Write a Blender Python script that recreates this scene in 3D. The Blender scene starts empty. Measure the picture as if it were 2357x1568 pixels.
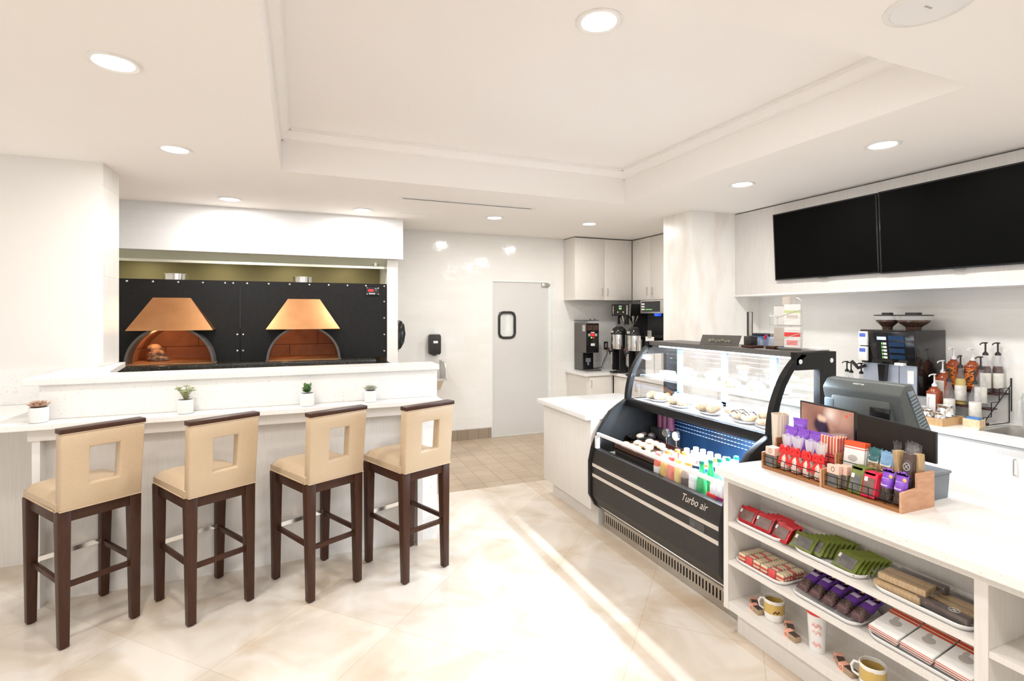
import bpy, bmesh, math, random
from mathutils import Vector, Matrix
R = math.radians; pi = math.pi; sin = math.sin; cos = math.cos
random.seed(11)
S = bpy.context.scene; COL = S.collection

# ---------------------------------------------------------------- camera, world, exposure
cd = bpy.data.cameras.new('camera'); cam = bpy.data.objects.new('camera', cd); COL.objects.link(cam)
cam.location = (0, 0, 1.70); cam.rotation_euler = (R(90), 0, R(-22.084))
cd.sensor_width = 36; cd.lens = 1193.75/2357*36; cd.shift_y = -59.8/2357; cd.clip_start = .05
S.camera = cam
S.cycles.transparent_max_bounces = 24
vs = S.view_settings; vs.view_transform = 'Standard'; vs.look = 'None'; vs.gamma = 1; vs.use_curve_mapping = False
vs.exposure = 0.20
W = bpy.data.worlds.new('world'); S.world = W; W.use_nodes = True
W.node_tree.nodes['Background'].inputs[0].default_value = (1, .99, .975, 1)
W.node_tree.nodes['Background'].inputs[1].default_value = 1.2

def lamp(name, kind, loc, power, size=.15, col=(1, .975, .94), rot=(0, 0, 0), sy=None, spot=None):
    l = bpy.data.lights.new(name, kind); l.energy = power; l.color = col
    if kind == 'AREA':
        l.size = size; l.shape = 'DISK'
        if sy: l.shape = 'RECTANGLE'; l.size_y = sy
        if spot: l.spread = spot
    else: l.shadow_soft_size = size
    o = bpy.data.objects.new(name, l); COL.objects.link(o); o.location = loc; o.rotation_euler = rot
    return o
LAMP_W = 14
CZ = 2.80     # ceiling height
TZ = 3.12     # ceiling of the raised tray
LIGHTS = [(-.76, 2.75), (-.78, 4.04), (-.633, 5.585), (.596, 5.639), (2.03, 5.53), (3.23, 5.47), (3.446, 3.327), (3.489, 2.21)]
UNSEEN = [(3.5, .9), (-.76, 1.4), (.9, .6), (-2.4, 1.2), (1.0, -1.0)]   # assumed downlights out of view, added to help light the room

# ---------------------------------------------------------------- materials
def nm(name):
    m = bpy.data.materials.new(name); m.use_nodes = True
    return m, m.node_tree.nodes, m.node_tree.links, m.node_tree.nodes['Principled BSDF']
def rgba(c): return (c[0], c[1], c[2], 1)
def pm(name, c, c2=None, sc=10, st=(1, 1, 1), rough=.5, metal=0, bump=0, lo=.35, hi=.65, det=3, coat=0, spec=.5, emit=0, world=False, bsc=None):
    m, N, L, P = nm(name)
    if c2 is None: c2 = tuple(x*.94 for x in c)
    tc = N.new('ShaderNodeTexCoord'); mp = N.new('ShaderNodeMapping'); nz = N.new('ShaderNodeTexNoise'); cr = N.new('ShaderNodeValToRGB')
    mp.inputs['Scale'].default_value = st; nz.inputs['Scale'].default_value = sc; nz.inputs['Detail'].default_value = det
    if world: L.new(N.new('ShaderNodeNewGeometry').outputs['Position'], mp.inputs[0])
    else: L.new(tc.outputs['Object'], mp.inputs[0])
    L.new(mp.outputs[0], nz.inputs[0]); L.new(nz.outputs[0], cr.inputs[0]); L.new(cr.outputs[0], P.inputs['Base Color'])
    e = cr.color_ramp.elements; e[0].position = lo; e[1].position = hi; e[0].color = rgba(c); e[1].color = rgba(c2)
    P.inputs['Roughness'].default_value = rough; P.inputs['Metallic'].default_value = metal
    P.inputs['Coat Weight'].default_value = coat; P.inputs['Specular IOR Level'].default_value = spec
    if bump:
        b = N.new('ShaderNodeBump'); b.inputs['Strength'].default_value = bump; b.inputs['Distance'].default_value = .01
        L.new(nz.outputs[0], b.inputs['Height']); L.new(b.outputs[0], P.inputs['Normal'])
    if emit:
        L.new(cr.outputs[0], P.inputs['Emission Color']); P.inputs['Emission Strength'].default_value = emit
    return m
def glass(name, tint=(1, 1, 1), base=.04, ior=1.45, gloss=.02, diffuse=0, dcol=(1, 1, 1)):
    m, N, L, P = nm(name); N.remove(P); out = N['Material Output']
    t = N.new('ShaderNodeBsdfTransparent'); t.inputs[0].default_value = rgba(tint)
    g = N.new('ShaderNodeBsdfGlossy'); g.inputs['Roughness'].default_value = gloss
    f = N.new('ShaderNodeFresnel'); mx = N.new('ShaderNodeMixShader')
    ge = N.new('ShaderNodeNewGeometry'); ma = N.new('ShaderNodeMath'); ma.operation = 'MULTIPLY_ADD'; ma.inputs[1].default_value = 1/ior-ior; ma.inputs[2].default_value = ior
    L.new(ge.outputs['Backfacing'], ma.inputs[0]); L.new(ma.outputs[0], f.inputs[0])
    L.new(f.outputs[0], mx.inputs[0]); L.new(g.outputs[0], mx.inputs[2])
    if diffuse:
        d = N.new('ShaderNodeBsdfDiffuse'); d.inputs[0].default_value = rgba(dcol); m2 = N.new('ShaderNodeMixShader'); m2.inputs[0].default_value = diffuse
        L.new(t.outputs[0], m2.inputs[1]); L.new(d.outputs[0], m2.inputs[2]); L.new(m2.outputs[0], mx.inputs[1])
    else: L.new(t.outputs[0], mx.inputs[1])
    L.new(mx.outputs[0], out.inputs[0])
    return m
def emis(name, c, s):
    m, N, L, P = nm(name); P.inputs['Base Color'].default_value = rgba(c)
    P.inputs['Emission Color'].default_value = rgba(c); P.inputs['Emission Strength'].default_value = s
    m.cycles.emission_sampling = 'NONE'
    return m
def brick(name, c1, c2, mort, bw, bh, ms=.004, off=.5, rot=0, shift=(0, 0), rough=.3, axes='xz', vein=None, bump=.15, wav=0, nsc=3, vamt=.5, spec=.5):
    m, N, L, P = nm(name)
    g = N.new('ShaderNodeNewGeometry'); sp = N.new('ShaderNodeSeparateXYZ'); cb = N.new('ShaderNodeCombineXYZ'); mp = N.new('ShaderNodeMapping'); b = N.new('ShaderNodeTexBrick')
    L.new(g.outputs['Position'], sp.inputs[0])
    if axes == 'xz':
        ad = N.new('ShaderNodeMath'); L.new(sp.outputs[0], ad.inputs[0]); L.new(sp.outputs[1], ad.inputs[1]); L.new(ad.outputs[0], cb.inputs[0]); L.new(sp.outputs[2], cb.inputs[1])
    else: L.new(sp.outputs[0], cb.inputs[0]); L.new(sp.outputs[1], cb.inputs[1])
    mp.inputs['Rotation'].default_value = (0, 0, rot); mp.inputs['Location'].default_value = (shift[0], shift[1], 0)
    L.new(cb.outputs[0], mp.inputs[0]); L.new(mp.outputs[0], b.inputs['Vector'])
    b.offset = off; b.inputs['Scale'].default_value = 1; b.inputs['Brick Width'].default_value = bw; b.inputs['Row Height'].default_value = bh
    b.inputs['Mortar Size'].default_value = ms; b.inputs['Mortar Smooth'].default_value = .1; b.inputs['Bias'].default_value = 0
    b.inputs['Color1'].default_value = rgba(c1); b.inputs['Color2'].default_value = rgba(c2); b.inputs['Mortar'].default_value = rgba(mort)
    nz = N.new('ShaderNodeTexNoise'); nz.inputs['Scale'].default_value = nsc; nz.inputs['Detail'].default_value = 8; nz.inputs['Distortion'].default_value = .8
    L.new(g.outputs['Position'], nz.inputs[0]); src = b.outputs['Color']
    if vein:
        cr = N.new('ShaderNodeValToRGB'); e = cr.color_ramp.elements; e[0].position = .4; e[1].position = .68; e[0].color = (1, 1, 1, 1); e[1].color = rgba(vein)
        L.new(nz.outputs[0], cr.inputs[0]); mx = N.new('ShaderNodeMixRGB'); mx.blend_type = 'MULTIPLY'; mx.inputs[0].default_value = vamt
        L.new(src, mx.inputs[1]); L.new(cr.outputs[0], mx.inputs[2]); src = mx.outputs[0]
    L.new(src, P.inputs['Base Color']); P.inputs['Roughness'].default_value = rough; P.inputs['Specular IOR Level'].default_value = spec
    bp = N.new('ShaderNodeBump'); bp.inputs['Strength'].default_value = bump; bp.inputs['Distance'].default_value = .003; bp.invert = True
    L.new(b.outputs['Fac'], bp.inputs['Height'])
    if wav:
        b2 = N.new('ShaderNodeBump'); b2.inputs['Strength'].default_value = wav; b2.inputs['Distance'].default_value = .02
        n2 = N.new('ShaderNodeTexNoise'); n2.inputs['Scale'].default_value = 9; L.new(g.outputs['Position'], n2.inputs[0])
        L.new(n2.outputs[0], b2.inputs['Height']); L.new(bp.outputs[0], b2.inputs['Normal']); L.new(b2.outputs[0], P.inputs['Normal'])
    else: L.new(bp.outputs[0], P.inputs['Normal'])
    return m
def bands(name, stops, axis=2, scale=1, off=0, rough=.4, spec=.5, jit=0):
    """colour bands along one object axis: stops = [(position, colour)...], constant steps, repeats each 1/scale"""
    m, N, L, P = nm(name)
    tc = N.new('ShaderNodeTexCoord'); sp = N.new('ShaderNodeSeparateXYZ'); ma = N.new('ShaderNodeMath'); ma.operation = 'MULTIPLY_ADD'
    fr = N.new('ShaderNodeMath'); fr.operation = 'FRACT'; cr = N.new('ShaderNodeValToRGB'); cr.color_ramp.interpolation = 'CONSTANT'
    ma.inputs[1].default_value = scale; ma.inputs[2].default_value = off
    L.new(tc.outputs['Object'], sp.inputs[0]); L.new(sp.outputs[axis], ma.inputs[0]); src = ma.outputs[0]
    if jit:
        nz = N.new('ShaderNodeTexNoise'); nz.inputs['Scale'].default_value = 60; L.new(tc.outputs['Object'], nz.inputs[0])
        a2 = N.new('ShaderNodeMath'); a2.operation = 'MULTIPLY_ADD'; a2.inputs[1].default_value = jit; L.new(nz.outputs[0], a2.inputs[0]); L.new(src, a2.inputs[2]); src = a2.outputs[0]
    L.new(src, fr.inputs[0]); L.new(fr.outputs[0], cr.inputs[0]); L.new(cr.outputs[0], P.inputs['Base Color'])
    e = cr.color_ramp.elements
    while len(e) < len(stops): e.new(.5)
    for i, (p, c) in enumerate(stops): e[i].position = p; e[i].color = rgba(c)
    P.inputs['Roughness'].default_value = rough; P.inputs['Specular IOR Level'].default_value = spec
    return m
def speck(name, c, dots, rough=.25, sc=140):
    m = pm(name, c, tuple(x*.97 for x in c), sc=4, rough=rough); N = m.node_tree.nodes; L = m.node_tree.links; P = N['Principled BSDF']
    vo = N.new('ShaderNodeTexVoronoi'); vo.inputs['Scale'].default_value = sc; g = N.new('ShaderNodeNewGeometry'); L.new(g.outputs['Position'], vo.inputs['Vector'])
    rp = N.new('ShaderNodeValToRGB'); e = rp.color_ramp.elements; e[0].position = .92; e[0].color = (0, 0, 0, 1); e[1].position = .99; e[1].color = (1, 1, 1, 1)
    sp = N.new('ShaderNodeSeparateColor'); L.new(vo.outputs['Color'], sp.inputs[0]); L.new(sp.outputs[0], rp.inputs[0])
    mx = N.new('ShaderNodeMixRGB'); L.new(rp.outputs[0], mx.inputs[0]); old = P.inputs['Base Color'].links[0].from_socket
    L.new(old, mx.inputs[1]); mx.inputs[2].default_value = rgba(dots); L.new(mx.outputs[0], P.inputs['Base Color'])
    return m
MT = dict(
 plaster=pm('plaster_white', (.80, .775, .745), (.78, .755, .725), sc=2, rough=.8, world=True),
 ceil=pm('ceiling_white', (.93, .895, .86), (.925, .89, .855), sc=1.5, rough=.85, world=True),
 lam=pm('white_wood_laminate', (.80, .765, .72), (.745, .705, .66), sc=9, st=(14, 14, .55), rough=.45, lo=.3, hi=.75, world=True),
 lamg=pm('grey_wood_laminate', (.70, .665, .63), (.63, .595, .56), sc=9, st=(14, 14, .55), rough=.45, lo=.3, hi=.75, world=True),
 white=pm('white_laminate', (.84, .825, .80), (.81, .795, .77), sc=9, st=(14, 14, .6), rough=.4, world=True),
 quartz=speck('white_quartz', (.86, .85, .83), (.74, .71, .66)),
 wallq=speck('speckled_quartz', (.86, .85, .83), (.76, .74, .71), rough=.35, sc=110),
 subway=brick('white_wall_tile', (.84, .83, .80), (.81, .80, .77), (.815, .805, .775), .40, .10, ms=.002, rough=.10, bump=.30, wav=.12),
 hoodtile=brick('white_fascia_tile', (.77, .77, .775), (.755, .755, .76), (.735, .735, .74), .40, .08, ms=.002, rough=.10, bump=.4, wav=.14),
 quarry=brick('brown_quarry_tile', (.50, .40, .295), (.45, .355, .26), (.37, .285, .20), .20, .20, ms=.006, off=0, rough=.4, axes='xy', rot=.02, bump=.3, vein=(.8, .78, .75)),
 cove=brick('brown_cove_tile', (.33, .265, .20), (.30, .24, .18), (.22, .17, .13), .15, .40, ms=.005, off=0, rough=.35, shift=(.02, .1)),
 pillar=pm('cream_marble', (.85, .825, .785), (.76, .715, .65), sc=2.2, st=(2.6, 2.6, .9), rough=.3, det=10, lo=.44, hi=.64, world=True),
 retile=brick('marble_return_tile', (.86, .84, .81), (.77, .76, .73), (.74, .72, .69), .20, .33, ms=.003, off=.5, rough=.25, vein=(.9, .88, .84)),
 walnut=pm('dark_walnut', (.062, .023, .0115), (.044, .016, .008), sc=14, st=(6, 6, .8), rough=.38, lo=.3, hi=.7, spec=.3),
 leather=pm('tan_leather', (.58, .44, .295), (.55, .415, .275), sc=120, rough=.38, bump=.04),
 chrome=pm('chrome', (.80, .80, .80), rough=.12, metal=1),
 steel=pm('brushed_steel', (.62, .60, .57), (.55, .53, .50), sc=30, st=(1, 1, 30), rough=.32, metal=1),
 steelp=pm('polished_steel', (.80, .79, .78), (.72, .71, .70), sc=6, rough=.14, metal=1),
 copper=pm('copper_sheet', (.80, .42, .20), (.66, .32, .14), sc=4, rough=.33, metal=1, lo=.3, hi=.75, det=6),
 blackm=pm('black_metal', (.008, .008, .0085), (.011, .0105, .0105), sc=20, rough=.45, spec=.25),
 blackp=pm('black_plastic', (.018, .017, .017), (.024, .022, .022), sc=40, rough=.35),
 blackg=pm('black_gloss', (.010, .010, .011), (.014, .013, .013), sc=20, rough=.12),
 screen=pm('screen_off', (.001, .001, .001), (.0012, .0012, .0012), rough=.5, spec=.05),
 panelb=pm('brown_black_screen', (.022, .017, .015), (.026, .020, .017), rough=.4, spec=.3),
 granite=speck('black_granite', (.020, .020, .018), (.20, .19, .16), rough=.2, sc=220),
 olive=pm('light_tinted_wall', (.24, .20, .10), (.21, .175, .085), sc=2, rough=.7),  # yellowish light over the oven is put into this wall colour
 brickf=brick('oven_brick', (.42, .20, .105), (.37, .17, .085), (.12, .055, .03), .62, .27, ms=.004, rough=.7, vein=(.5, .45, .4), nsc=6),
 hearth=pm('hearth_stone', (.48, .25, .11), (.33, .16, .06), sc=5, rough=.6),
 log=pm('ash_log', (.55, .40, .28), (.14, .09, .06), sc=18, rough=.9, bump=.4),
 doorp=pm('grey_door_paint', (.66, .645, .63), (.645, .63, .615), sc=2, rough=.5),
 jamb=pm('pale_steel_frame', (.80, .84, .82), (.76, .80, .78), rough=.35),
 glass=glass('clear_glass'), acryl=glass('clear_acrylic', diffuse=.12, dcol=(.9, .92, .95)),
 film=glass('clear_film', tint=(.97, .97, .97), ior=1.5, gloss=.12, diffuse=.42, dcol=(.9, .88, .87)),
 filmb=glass('thin_clear_film', tint=(.98, .98, .98), ior=1.45, gloss=.15, diffuse=.05, dcol=(.9, .88, .87)),
 bottle=glass('clear_bottle_glass', tint=(.93, .93, .95), ior=1.5, gloss=.03, diffuse=.06),
 lens=emis('lamp_lens', (1, .97, .93), 9), trimw=pm('lamp_trim_white', (.85, .83, .80), rough=.4),
 led=emis('led_strip', (.80, .90, 1), 9),
 ceram=pm('white_ceramic', (.86, .85, .84), (.84, .83, .82), rough=.15), potw=pm('white_pot', (.85, .84, .83), (.80, .79, .78), sc=14, rough=.6),
 soil=pm('dark_soil', (.05, .035, .025), (.02, .015, .01), sc=80, rough=.95),
 oak=pm('orange_oak', (.37, .155, .052), (.29, .115, .038), sc=7, st=(10, 1.2, 10), rough=.45, lo=.3, hi=.7),
 oakp=pm('pale_oak_end', (.66, .36, .215), (.56, .29, .165), sc=16, st=(1, 1, 4), rough=.5, lo=.35, hi=.65, det=6),
 bamboo=pm('bamboo', (.62, .40, .20), (.54, .33, .15), sc=12, st=(8, 8, .5), rough=.5),
 kraft=pm('kraft_card', (.42, .30, .19), (.38, .27, .17), sc=60, rough=.7),
 salmon=pm('salmon_label', (.86, .42, .31), rough=.5), choc=pm('dark_chocolate', (.055, .032, .026), (.10, .06, .05), sc=50, rough=.3),
 red=pm('red_wrap', (.62, .012, .020), (.48, .008, .016), sc=30, rough=.28), redb=pm('red_ribbon', (.80, .020, .018), (.66, .012, .012), sc=20, rough=.45),
 redl=pm('bright_red', (.80, .05, .045), rough=.35), orange=pm('orange_red_card', (.78, .10, .025), (.70, .08, .02), rough=.4),
 green=pm('olive_green_wrap', (.165, .205, .028), (.12, .155, .02), sc=30, rough=.28), purple=pm('purple_foil', (.20, .055, .50), (.28, .10, .62), sc=25, rough=.25),
 purpd=pm('deep_purple_foil', (.085, .022, .20), (.13, .04, .28), sc=25, rough=.3), lilac=pm('lilac_label', (.60, .50, .72), rough=.5),
 beans=pm('chocolate_beans', (.035, .020, .018), (.10, .065, .055), sc=75, rough=.25, bump=.8), pinkb=pm('mauve_crumb', (.115, .055, .055), (.07, .032, .034), sc=40, rough=.4, bump=.3),
 winr=pm('brown_window', (.22, .13, .11), (.14, .085, .07), sc=30, rough=.25), wing=pm('grey_window', (.13, .125, .12), (.20, .19, .175), sc=30, rough=.25),
 gold=pm('gold_band', (.62, .42, .11), (.52, .34, .08), sc=30, rough=.25), goldt=pm('gold_emblem', (.75, .50, .14), rough=.3),
 paper=pm('white_paper', (.86, .85, .83), rough=.6), grey=pm('grey_card', (.50, .465, .44), rough=.6), tan=pm('tan_card', (.66, .59, .52), rough=.6),
 wafer=pm('tan_wafer', (.60, .42, .22), (.48, .31, .15), sc=40, st=(1, 6, 1), rough=.5), cream=pm('cream_biscuit', (.80, .64, .42), (.70, .52, .32), sc=40, rough=.55),
 pop=pm('popcorn_nuts', (.62, .42, .20), (.16, .09, .05), sc=90, rough=.5, bump=.6), candy=pm('speckled_candy', (.84, .72, .62), (.70, .20, .16), sc=110, rough=.5, lo=.5, hi=.6),
 teal=pm('teal_foil', (.02, .10, .11), (.04, .16, .17), sc=25, rough=.25), sky=pm('sky_blue_film', (.22, .40, .60), (.16, .30, .48), sc=20, rough=.25),
 blue=pm('blue_pack', (.06, .20, .50), (.04, .14, .40), sc=12, rough=.4), bluel=pm('pale_blue_pack', (.25, .42, .75), (.60, .66, .74), sc=14, rough=.4),
 posg=pm('grey_green_plastic', (.085, .095, .092), (.095, .105, .102), sc=60, rough=.5), posb=pm('blue_grey_plastic', (.20, .255, .30), (.22, .275, .32), sc=60, rough=.5),
 drawer=pm('slate_metal', (.19, .215, .25), (.20, .225, .26), sc=60, rough=.45),
 amber=pm('amber_sauce', (.30, .065, .022), (.24, .05, .016), sc=8, rough=.2), syrup=pm('dark_red_syrup', (.075, .014, .012), (.05, .01, .008), sc=8, rough=.12),
 yellow=pm('yellow_syrup', (.62, .45, .07), (.70, .54, .14), sc=6, rough=.15), labelw=pm('bottle_label', (.80, .78, .72), (.68, .66, .60), sc=30, rough=.5),
 labelo=pm('orange_black_label', (.80, .22, .03), (.03, .02, .02), sc=55, st=(1, 1, 2), rough=.4, lo=.5, hi=.56),
 navy=pm('dark_blue_steel', (.012, .035, .085), (.018, .055, .13), sc=6, st=(1, 1, .2), rough=.22, metal=.4), bluef=pm('blue_frame', (.22, .36, .66), (.30, .44, .74), rough=.35),
 brown=pm('brown_lacquer', (.060, .018, .014), (.045, .014, .01), rough=.3), pastry=pm('pastry_crust', (.74, .60, .42), (.56, .38, .20), sc=25, rough=.6, bump=.3),
 icing=pm('white_icing', (.86, .84, .82), (.80, .76, .72), sc=20, rough=.5), ball=pm('glazed_dough', (.84, .70, .50), (.76, .54, .30), sc=14, rough=.45), veg=pm('green_salad', (.30, .52, .16), (.66, .74, .50), sc=22, rough=.5),
 lime=pm('green_glass_bottle', (.02, .36, .10), (.03, .44, .14), sc=6, rough=.12), limel=pm('pale_green_glass', (.30, .66, .48), (.42, .74, .58), rough=.12), capg=pm('teal_cap', (.005, .19, .13), rough=.3),
 grape=pm('grape_juice', (.085, .018, .045), (.12, .03, .06), rough=.2), pinkj=pm('pink_juice', (.80, .25, .30), (.86, .40, .42), rough=.2), peach=pm('peach_juice', (.82, .52, .36), (.86, .62, .48), rough=.2),
 redj=pm('red_juice', (.74, .10, .075), (.80, .30, .22), rough=.2), yelj=pm('mango_juice', (.74, .50, .14), (.80, .58, .22), rough=.2), coffee=pm('iced_coffee', (.30, .20, .15), (.40, .30, .24), rough=.25), milk=pm('milk_white', (.80, .80, .82), rough=.25),
 capo=pm('orange_cap', (.84, .26, .05), rough=.35), capn=pm('navy_cap', (.012, .020, .055), rough=.35), capb=pm('blue_cap', (.10, .16, .62), rough=.35), capw=pm('white_cap', (.85, .85, .86), rough=.35), capr=pm('red_cap', (.72, .03, .03), rough=.35),
 magenta=pm('magenta_card', (.30, .020, .16), (.26, .018, .14), rough=.4), sleeve=bands('corrugated_sleeve', [(0, (.72, .62, .50)), (.5, (.58, .48, .38))], axis=0, scale=90),
 stripe=bands('red_gold_stripes', [(0, (.60, .045, .035)), (.30, (.80, .62, .36)), (.48, (.62, .05, .04)), (.72, (.82, .66, .42))], axis=2, scale=21.5, jit=.12),
 stripv=bands('red_cream_stripes', [(0, (.66, .045, .035)), (.33, (.84, .70, .44)), (.5, (.70, .06, .04)), (.8, (.84, .72, .46))], axis=1, scale=34),
 redgreen=emis('red_led', (.9, .02, .025), .75), grn=emis('green_led', (.25, .9, .15), .9), amb=emis('amber_led', (1, .65, .2), 1.6), lcd=emis('blue_lcd', (.40, .62, 1), 1.0), blu=emis('blue_light', (.03, .12, .9), .7),
 leafp=pm('pale_succulent', (.42, .46, .38), (.52, .44, .36), sc=14, rough=.5), leafg=pm('jade_green', (.055, .14, .035), (.09, .20, .05), sc=14, rough=.35), leafm=pm('olive_succulent', (.26, .30, .13), (.36, .38, .22), sc=20, rough=.5), leafr=pm('blush_succulent', (.46, .27, .19), (.50, .40, .32), sc=14, rough=.5),
 cloth=pm('white_cloth', (.82, .80, .79), (.76, .74, .72), sc=14, rough=.9, bump=.2), greym=pm('dark_grey_casing', (.105, .098, .090), (.095, .088, .082), sc=60, rough=.5), mirror=pm('light_grey_screen', (.42, .40, .38), (.46, .44, .42), rough=.2),
)
def marble_floor():
    m = brick('cream_marble_floor', (.775, .715, .645), (.72, .655, .575), (.67, .59, .495), .612, .612, ms=.0028, off=0, rot=R(45), shift=(0, 0), rough=.16, axes='xy', vein=(.78, .69, .58), bump=.05, nsc=2.3, vamt=.95)
    N = m.node_tree.nodes; L = m.node_tree.links; P = N['Principled BSDF']
    mp = [n for n in N if n.type == 'MAPPING'][0]
    # rotated axes: (x-y)/sqrt2 and (x+y)/sqrt2; joints found at y-x = 1.52 and x+y = 3.30
    mp.inputs['Location'].default_value = (1.52/math.sqrt(2), -3.30/math.sqrt(2), 0)
    g = [n for n in N if n.type == 'NEW_GEOMETRY'][0]; sp = N.new('ShaderNodeSeparateXYZ'); L.new(g.outputs['Position'], sp.inputs[0])
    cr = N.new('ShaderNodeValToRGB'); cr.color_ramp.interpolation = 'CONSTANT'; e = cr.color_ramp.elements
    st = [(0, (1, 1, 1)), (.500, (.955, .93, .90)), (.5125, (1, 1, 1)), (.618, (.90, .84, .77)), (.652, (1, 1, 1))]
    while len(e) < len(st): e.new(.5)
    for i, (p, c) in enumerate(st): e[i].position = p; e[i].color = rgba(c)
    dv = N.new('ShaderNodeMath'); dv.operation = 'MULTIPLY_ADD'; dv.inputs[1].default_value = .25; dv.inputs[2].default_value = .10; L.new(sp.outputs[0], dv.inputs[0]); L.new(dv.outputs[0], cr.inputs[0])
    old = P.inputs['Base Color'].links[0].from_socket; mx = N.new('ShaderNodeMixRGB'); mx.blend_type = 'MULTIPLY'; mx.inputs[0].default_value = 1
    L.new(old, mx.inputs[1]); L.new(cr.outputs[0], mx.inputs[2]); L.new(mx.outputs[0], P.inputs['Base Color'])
    return m
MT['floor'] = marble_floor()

# ---------------------------------------------------------------- mesh building
class B:
    """collects shapes and links them as ONE mesh object; world=True takes world coordinates for a part of an Empty"""
    def __init__(s, par=None, world=False):
        s.bm = bmesh.new(); s.m = Matrix(); s.mi = 0; s.par = par
        if world and par is not None:
            s.m = (Matrix.Translation(par.location) @ par.rotation_euler.to_matrix().to_4x4()).inverted()
    def v(s, p): return s.bm.verts.new(s.m @ Vector(p))
    def f(s, vs):
        try: x = s.bm.faces.new(vs); x.material_index = s.mi; return x
        except ValueError: return None
    def box(s, a, b, bev=0, seg=2):
        x0, y0, z0 = a; x1, y1, z1 = b
        p = [s.v(q) for q in ((x0, y0, z0), (x1, y0, z0), (x1, y1, z0), (x0, y1, z0), (x0, y0, z1), (x1, y0, z1), (x1, y1, z1), (x0, y1, z1))]
        fs = [s.f([p[i] for i in q]) for q in ((0, 3, 2, 1), (4, 5, 6, 7), (0, 1, 5, 4), (1, 2, 6, 5), (2, 3, 7, 6), (3, 0, 4, 7))]
        if bev:
            bmesh.ops.bevel(s.bm, geom=list({e for f in fs for e in f.edges}), offset=bev, segments=seg, profile=.5, affect='EDGES', material=-1)
        return s
    def hexa(s, low, high):
        p = [s.v(q) for q in low]+[s.v(q) for q in high]; n = len(low)
        s.f(p[:n][::-1]); s.f(p[n:])
        for i in range(n): s.f([p[i], p[(i+1) % n], p[n+(i+1) % n], p[n+i]])
        return s
    def prism(s, poly, vec):
        d = Vector(vec); return s.hexa(poly, [tuple(Vector(q)+d) for q in poly])
    def lathe(s, prof, c=(0, 0, 0), n=24, a0=0, sx=1, sy=1):
        rows = []
        for r, z in prof:
            if r < 1e-6: rows.append([s.v((c[0], c[1], c[2]+z))])
            else: rows.append([s.v((c[0]+r*sx*cos(a0+2*pi*i/n), c[1]+r*sy*sin(a0+2*pi*i/n), c[2]+z)) for i in range(n)])
        for a, b in zip(rows, rows[1:]):
            for i in range(n):
                j = (i+1) % n
                if len(a) == 1 and len(b) == 1: continue
                if len(a) == 1: s.f([a[0], b[i], b[j]])
                elif len(b) == 1: s.f([a[i], a[j], b[0]])
                else: s.f([a[i], a[j], b[j], b[i]])
        if len(rows[0]) > 1: s.f(rows[0][::-1])
        if len(rows[-1]) > 1: s.f(rows[-1])
        return s
    def cyl(s, p0, p1, r, r1=None, n=16): return s.tube([p0, p1], r, n, r1)
    def tube(s, pts, r, n=8, r1=None, closed=False):
        pts = [Vector(p) for p in pts]; r1 = r if r1 is None else r1; rows = []; up = None; k = len(pts)
        for i, p in enumerate(pts):
            a = pts[(i-1) % k] if (closed or i) else p; b = pts[(i+1) % k] if (closed or i < k-1) else p
            t = (b-a).normalized()
            if up is None: up = t.orthogonal().normalized()
            up = (up-t*up.dot(t)).normalized() if (up-t*up.dot(t)).length > 1e-6 else t.orthogonal().normalized()
            w = t.cross(up); rr = r+(r1-r)*i/max(1, k-1)
            rows.append([s.v(p+(up*cos(2*pi*j/n)+w*sin(2*pi*j/n))*rr) for j in range(n)])
        prs = list(zip(rows, rows[1:]))+([(rows[-1], rows[0])] if closed else [])
        for a, b in prs:
            for j in range(n): s.f([a[j], a[(j+1) % n], b[(j+1) % n], b[j]])
        if not closed: s.f(rows[0][::-1]); s.f(rows[-1])
        return s
    def ell(s, c, r, nu=12, nv=8, e=1.0):
        pw = lambda x: math.copysign(abs(x)**e, x)
        prof = [(cos(-pi/2+pi*i/nv), sin(-pi/2+pi*i/nv)) for i in range(nv+1)]; rows = []
        for cr, sz in prof:
            if cr < 1e-5: rows.append([s.v((c[0], c[1], c[2]+r[2]*sz))])
            else: rows.append([s.v((c[0]+r[0]*pw(cr)*pw(cos(2*pi*j/nu)), c[1]+r[1]*pw(cr)*pw(sin(2*pi*j/nu)), c[2]+r[2]*pw(sz))) for j in range(nu)])
        for a, b in zip(rows, rows[1:]):
            for j in range(nu):
                k = (j+1) % nu
                if len(a) == 1: s.f([a[0], b[k], b[j]])
                elif len(b) == 1: s.f([a[j], a[k], b[0]])
                else: s.f([a[j], a[k], b[k], b[j]])
        return s
    def grid(s, fn, nu, nv, mi=None):
        g = [[s.v(fn(i/nu, j/nv)) for j in range(nv+1)] for i in range(nu+1)]
        for i in range(nu):
            for j in range(nv):
                if mi: s.mi = mi((i+.5)/nu, (j+.5)/nv)
                s.f([g[i][j], g[i+1][j], g[i+1][j+1], g[i][j+1]])
        return s
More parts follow.
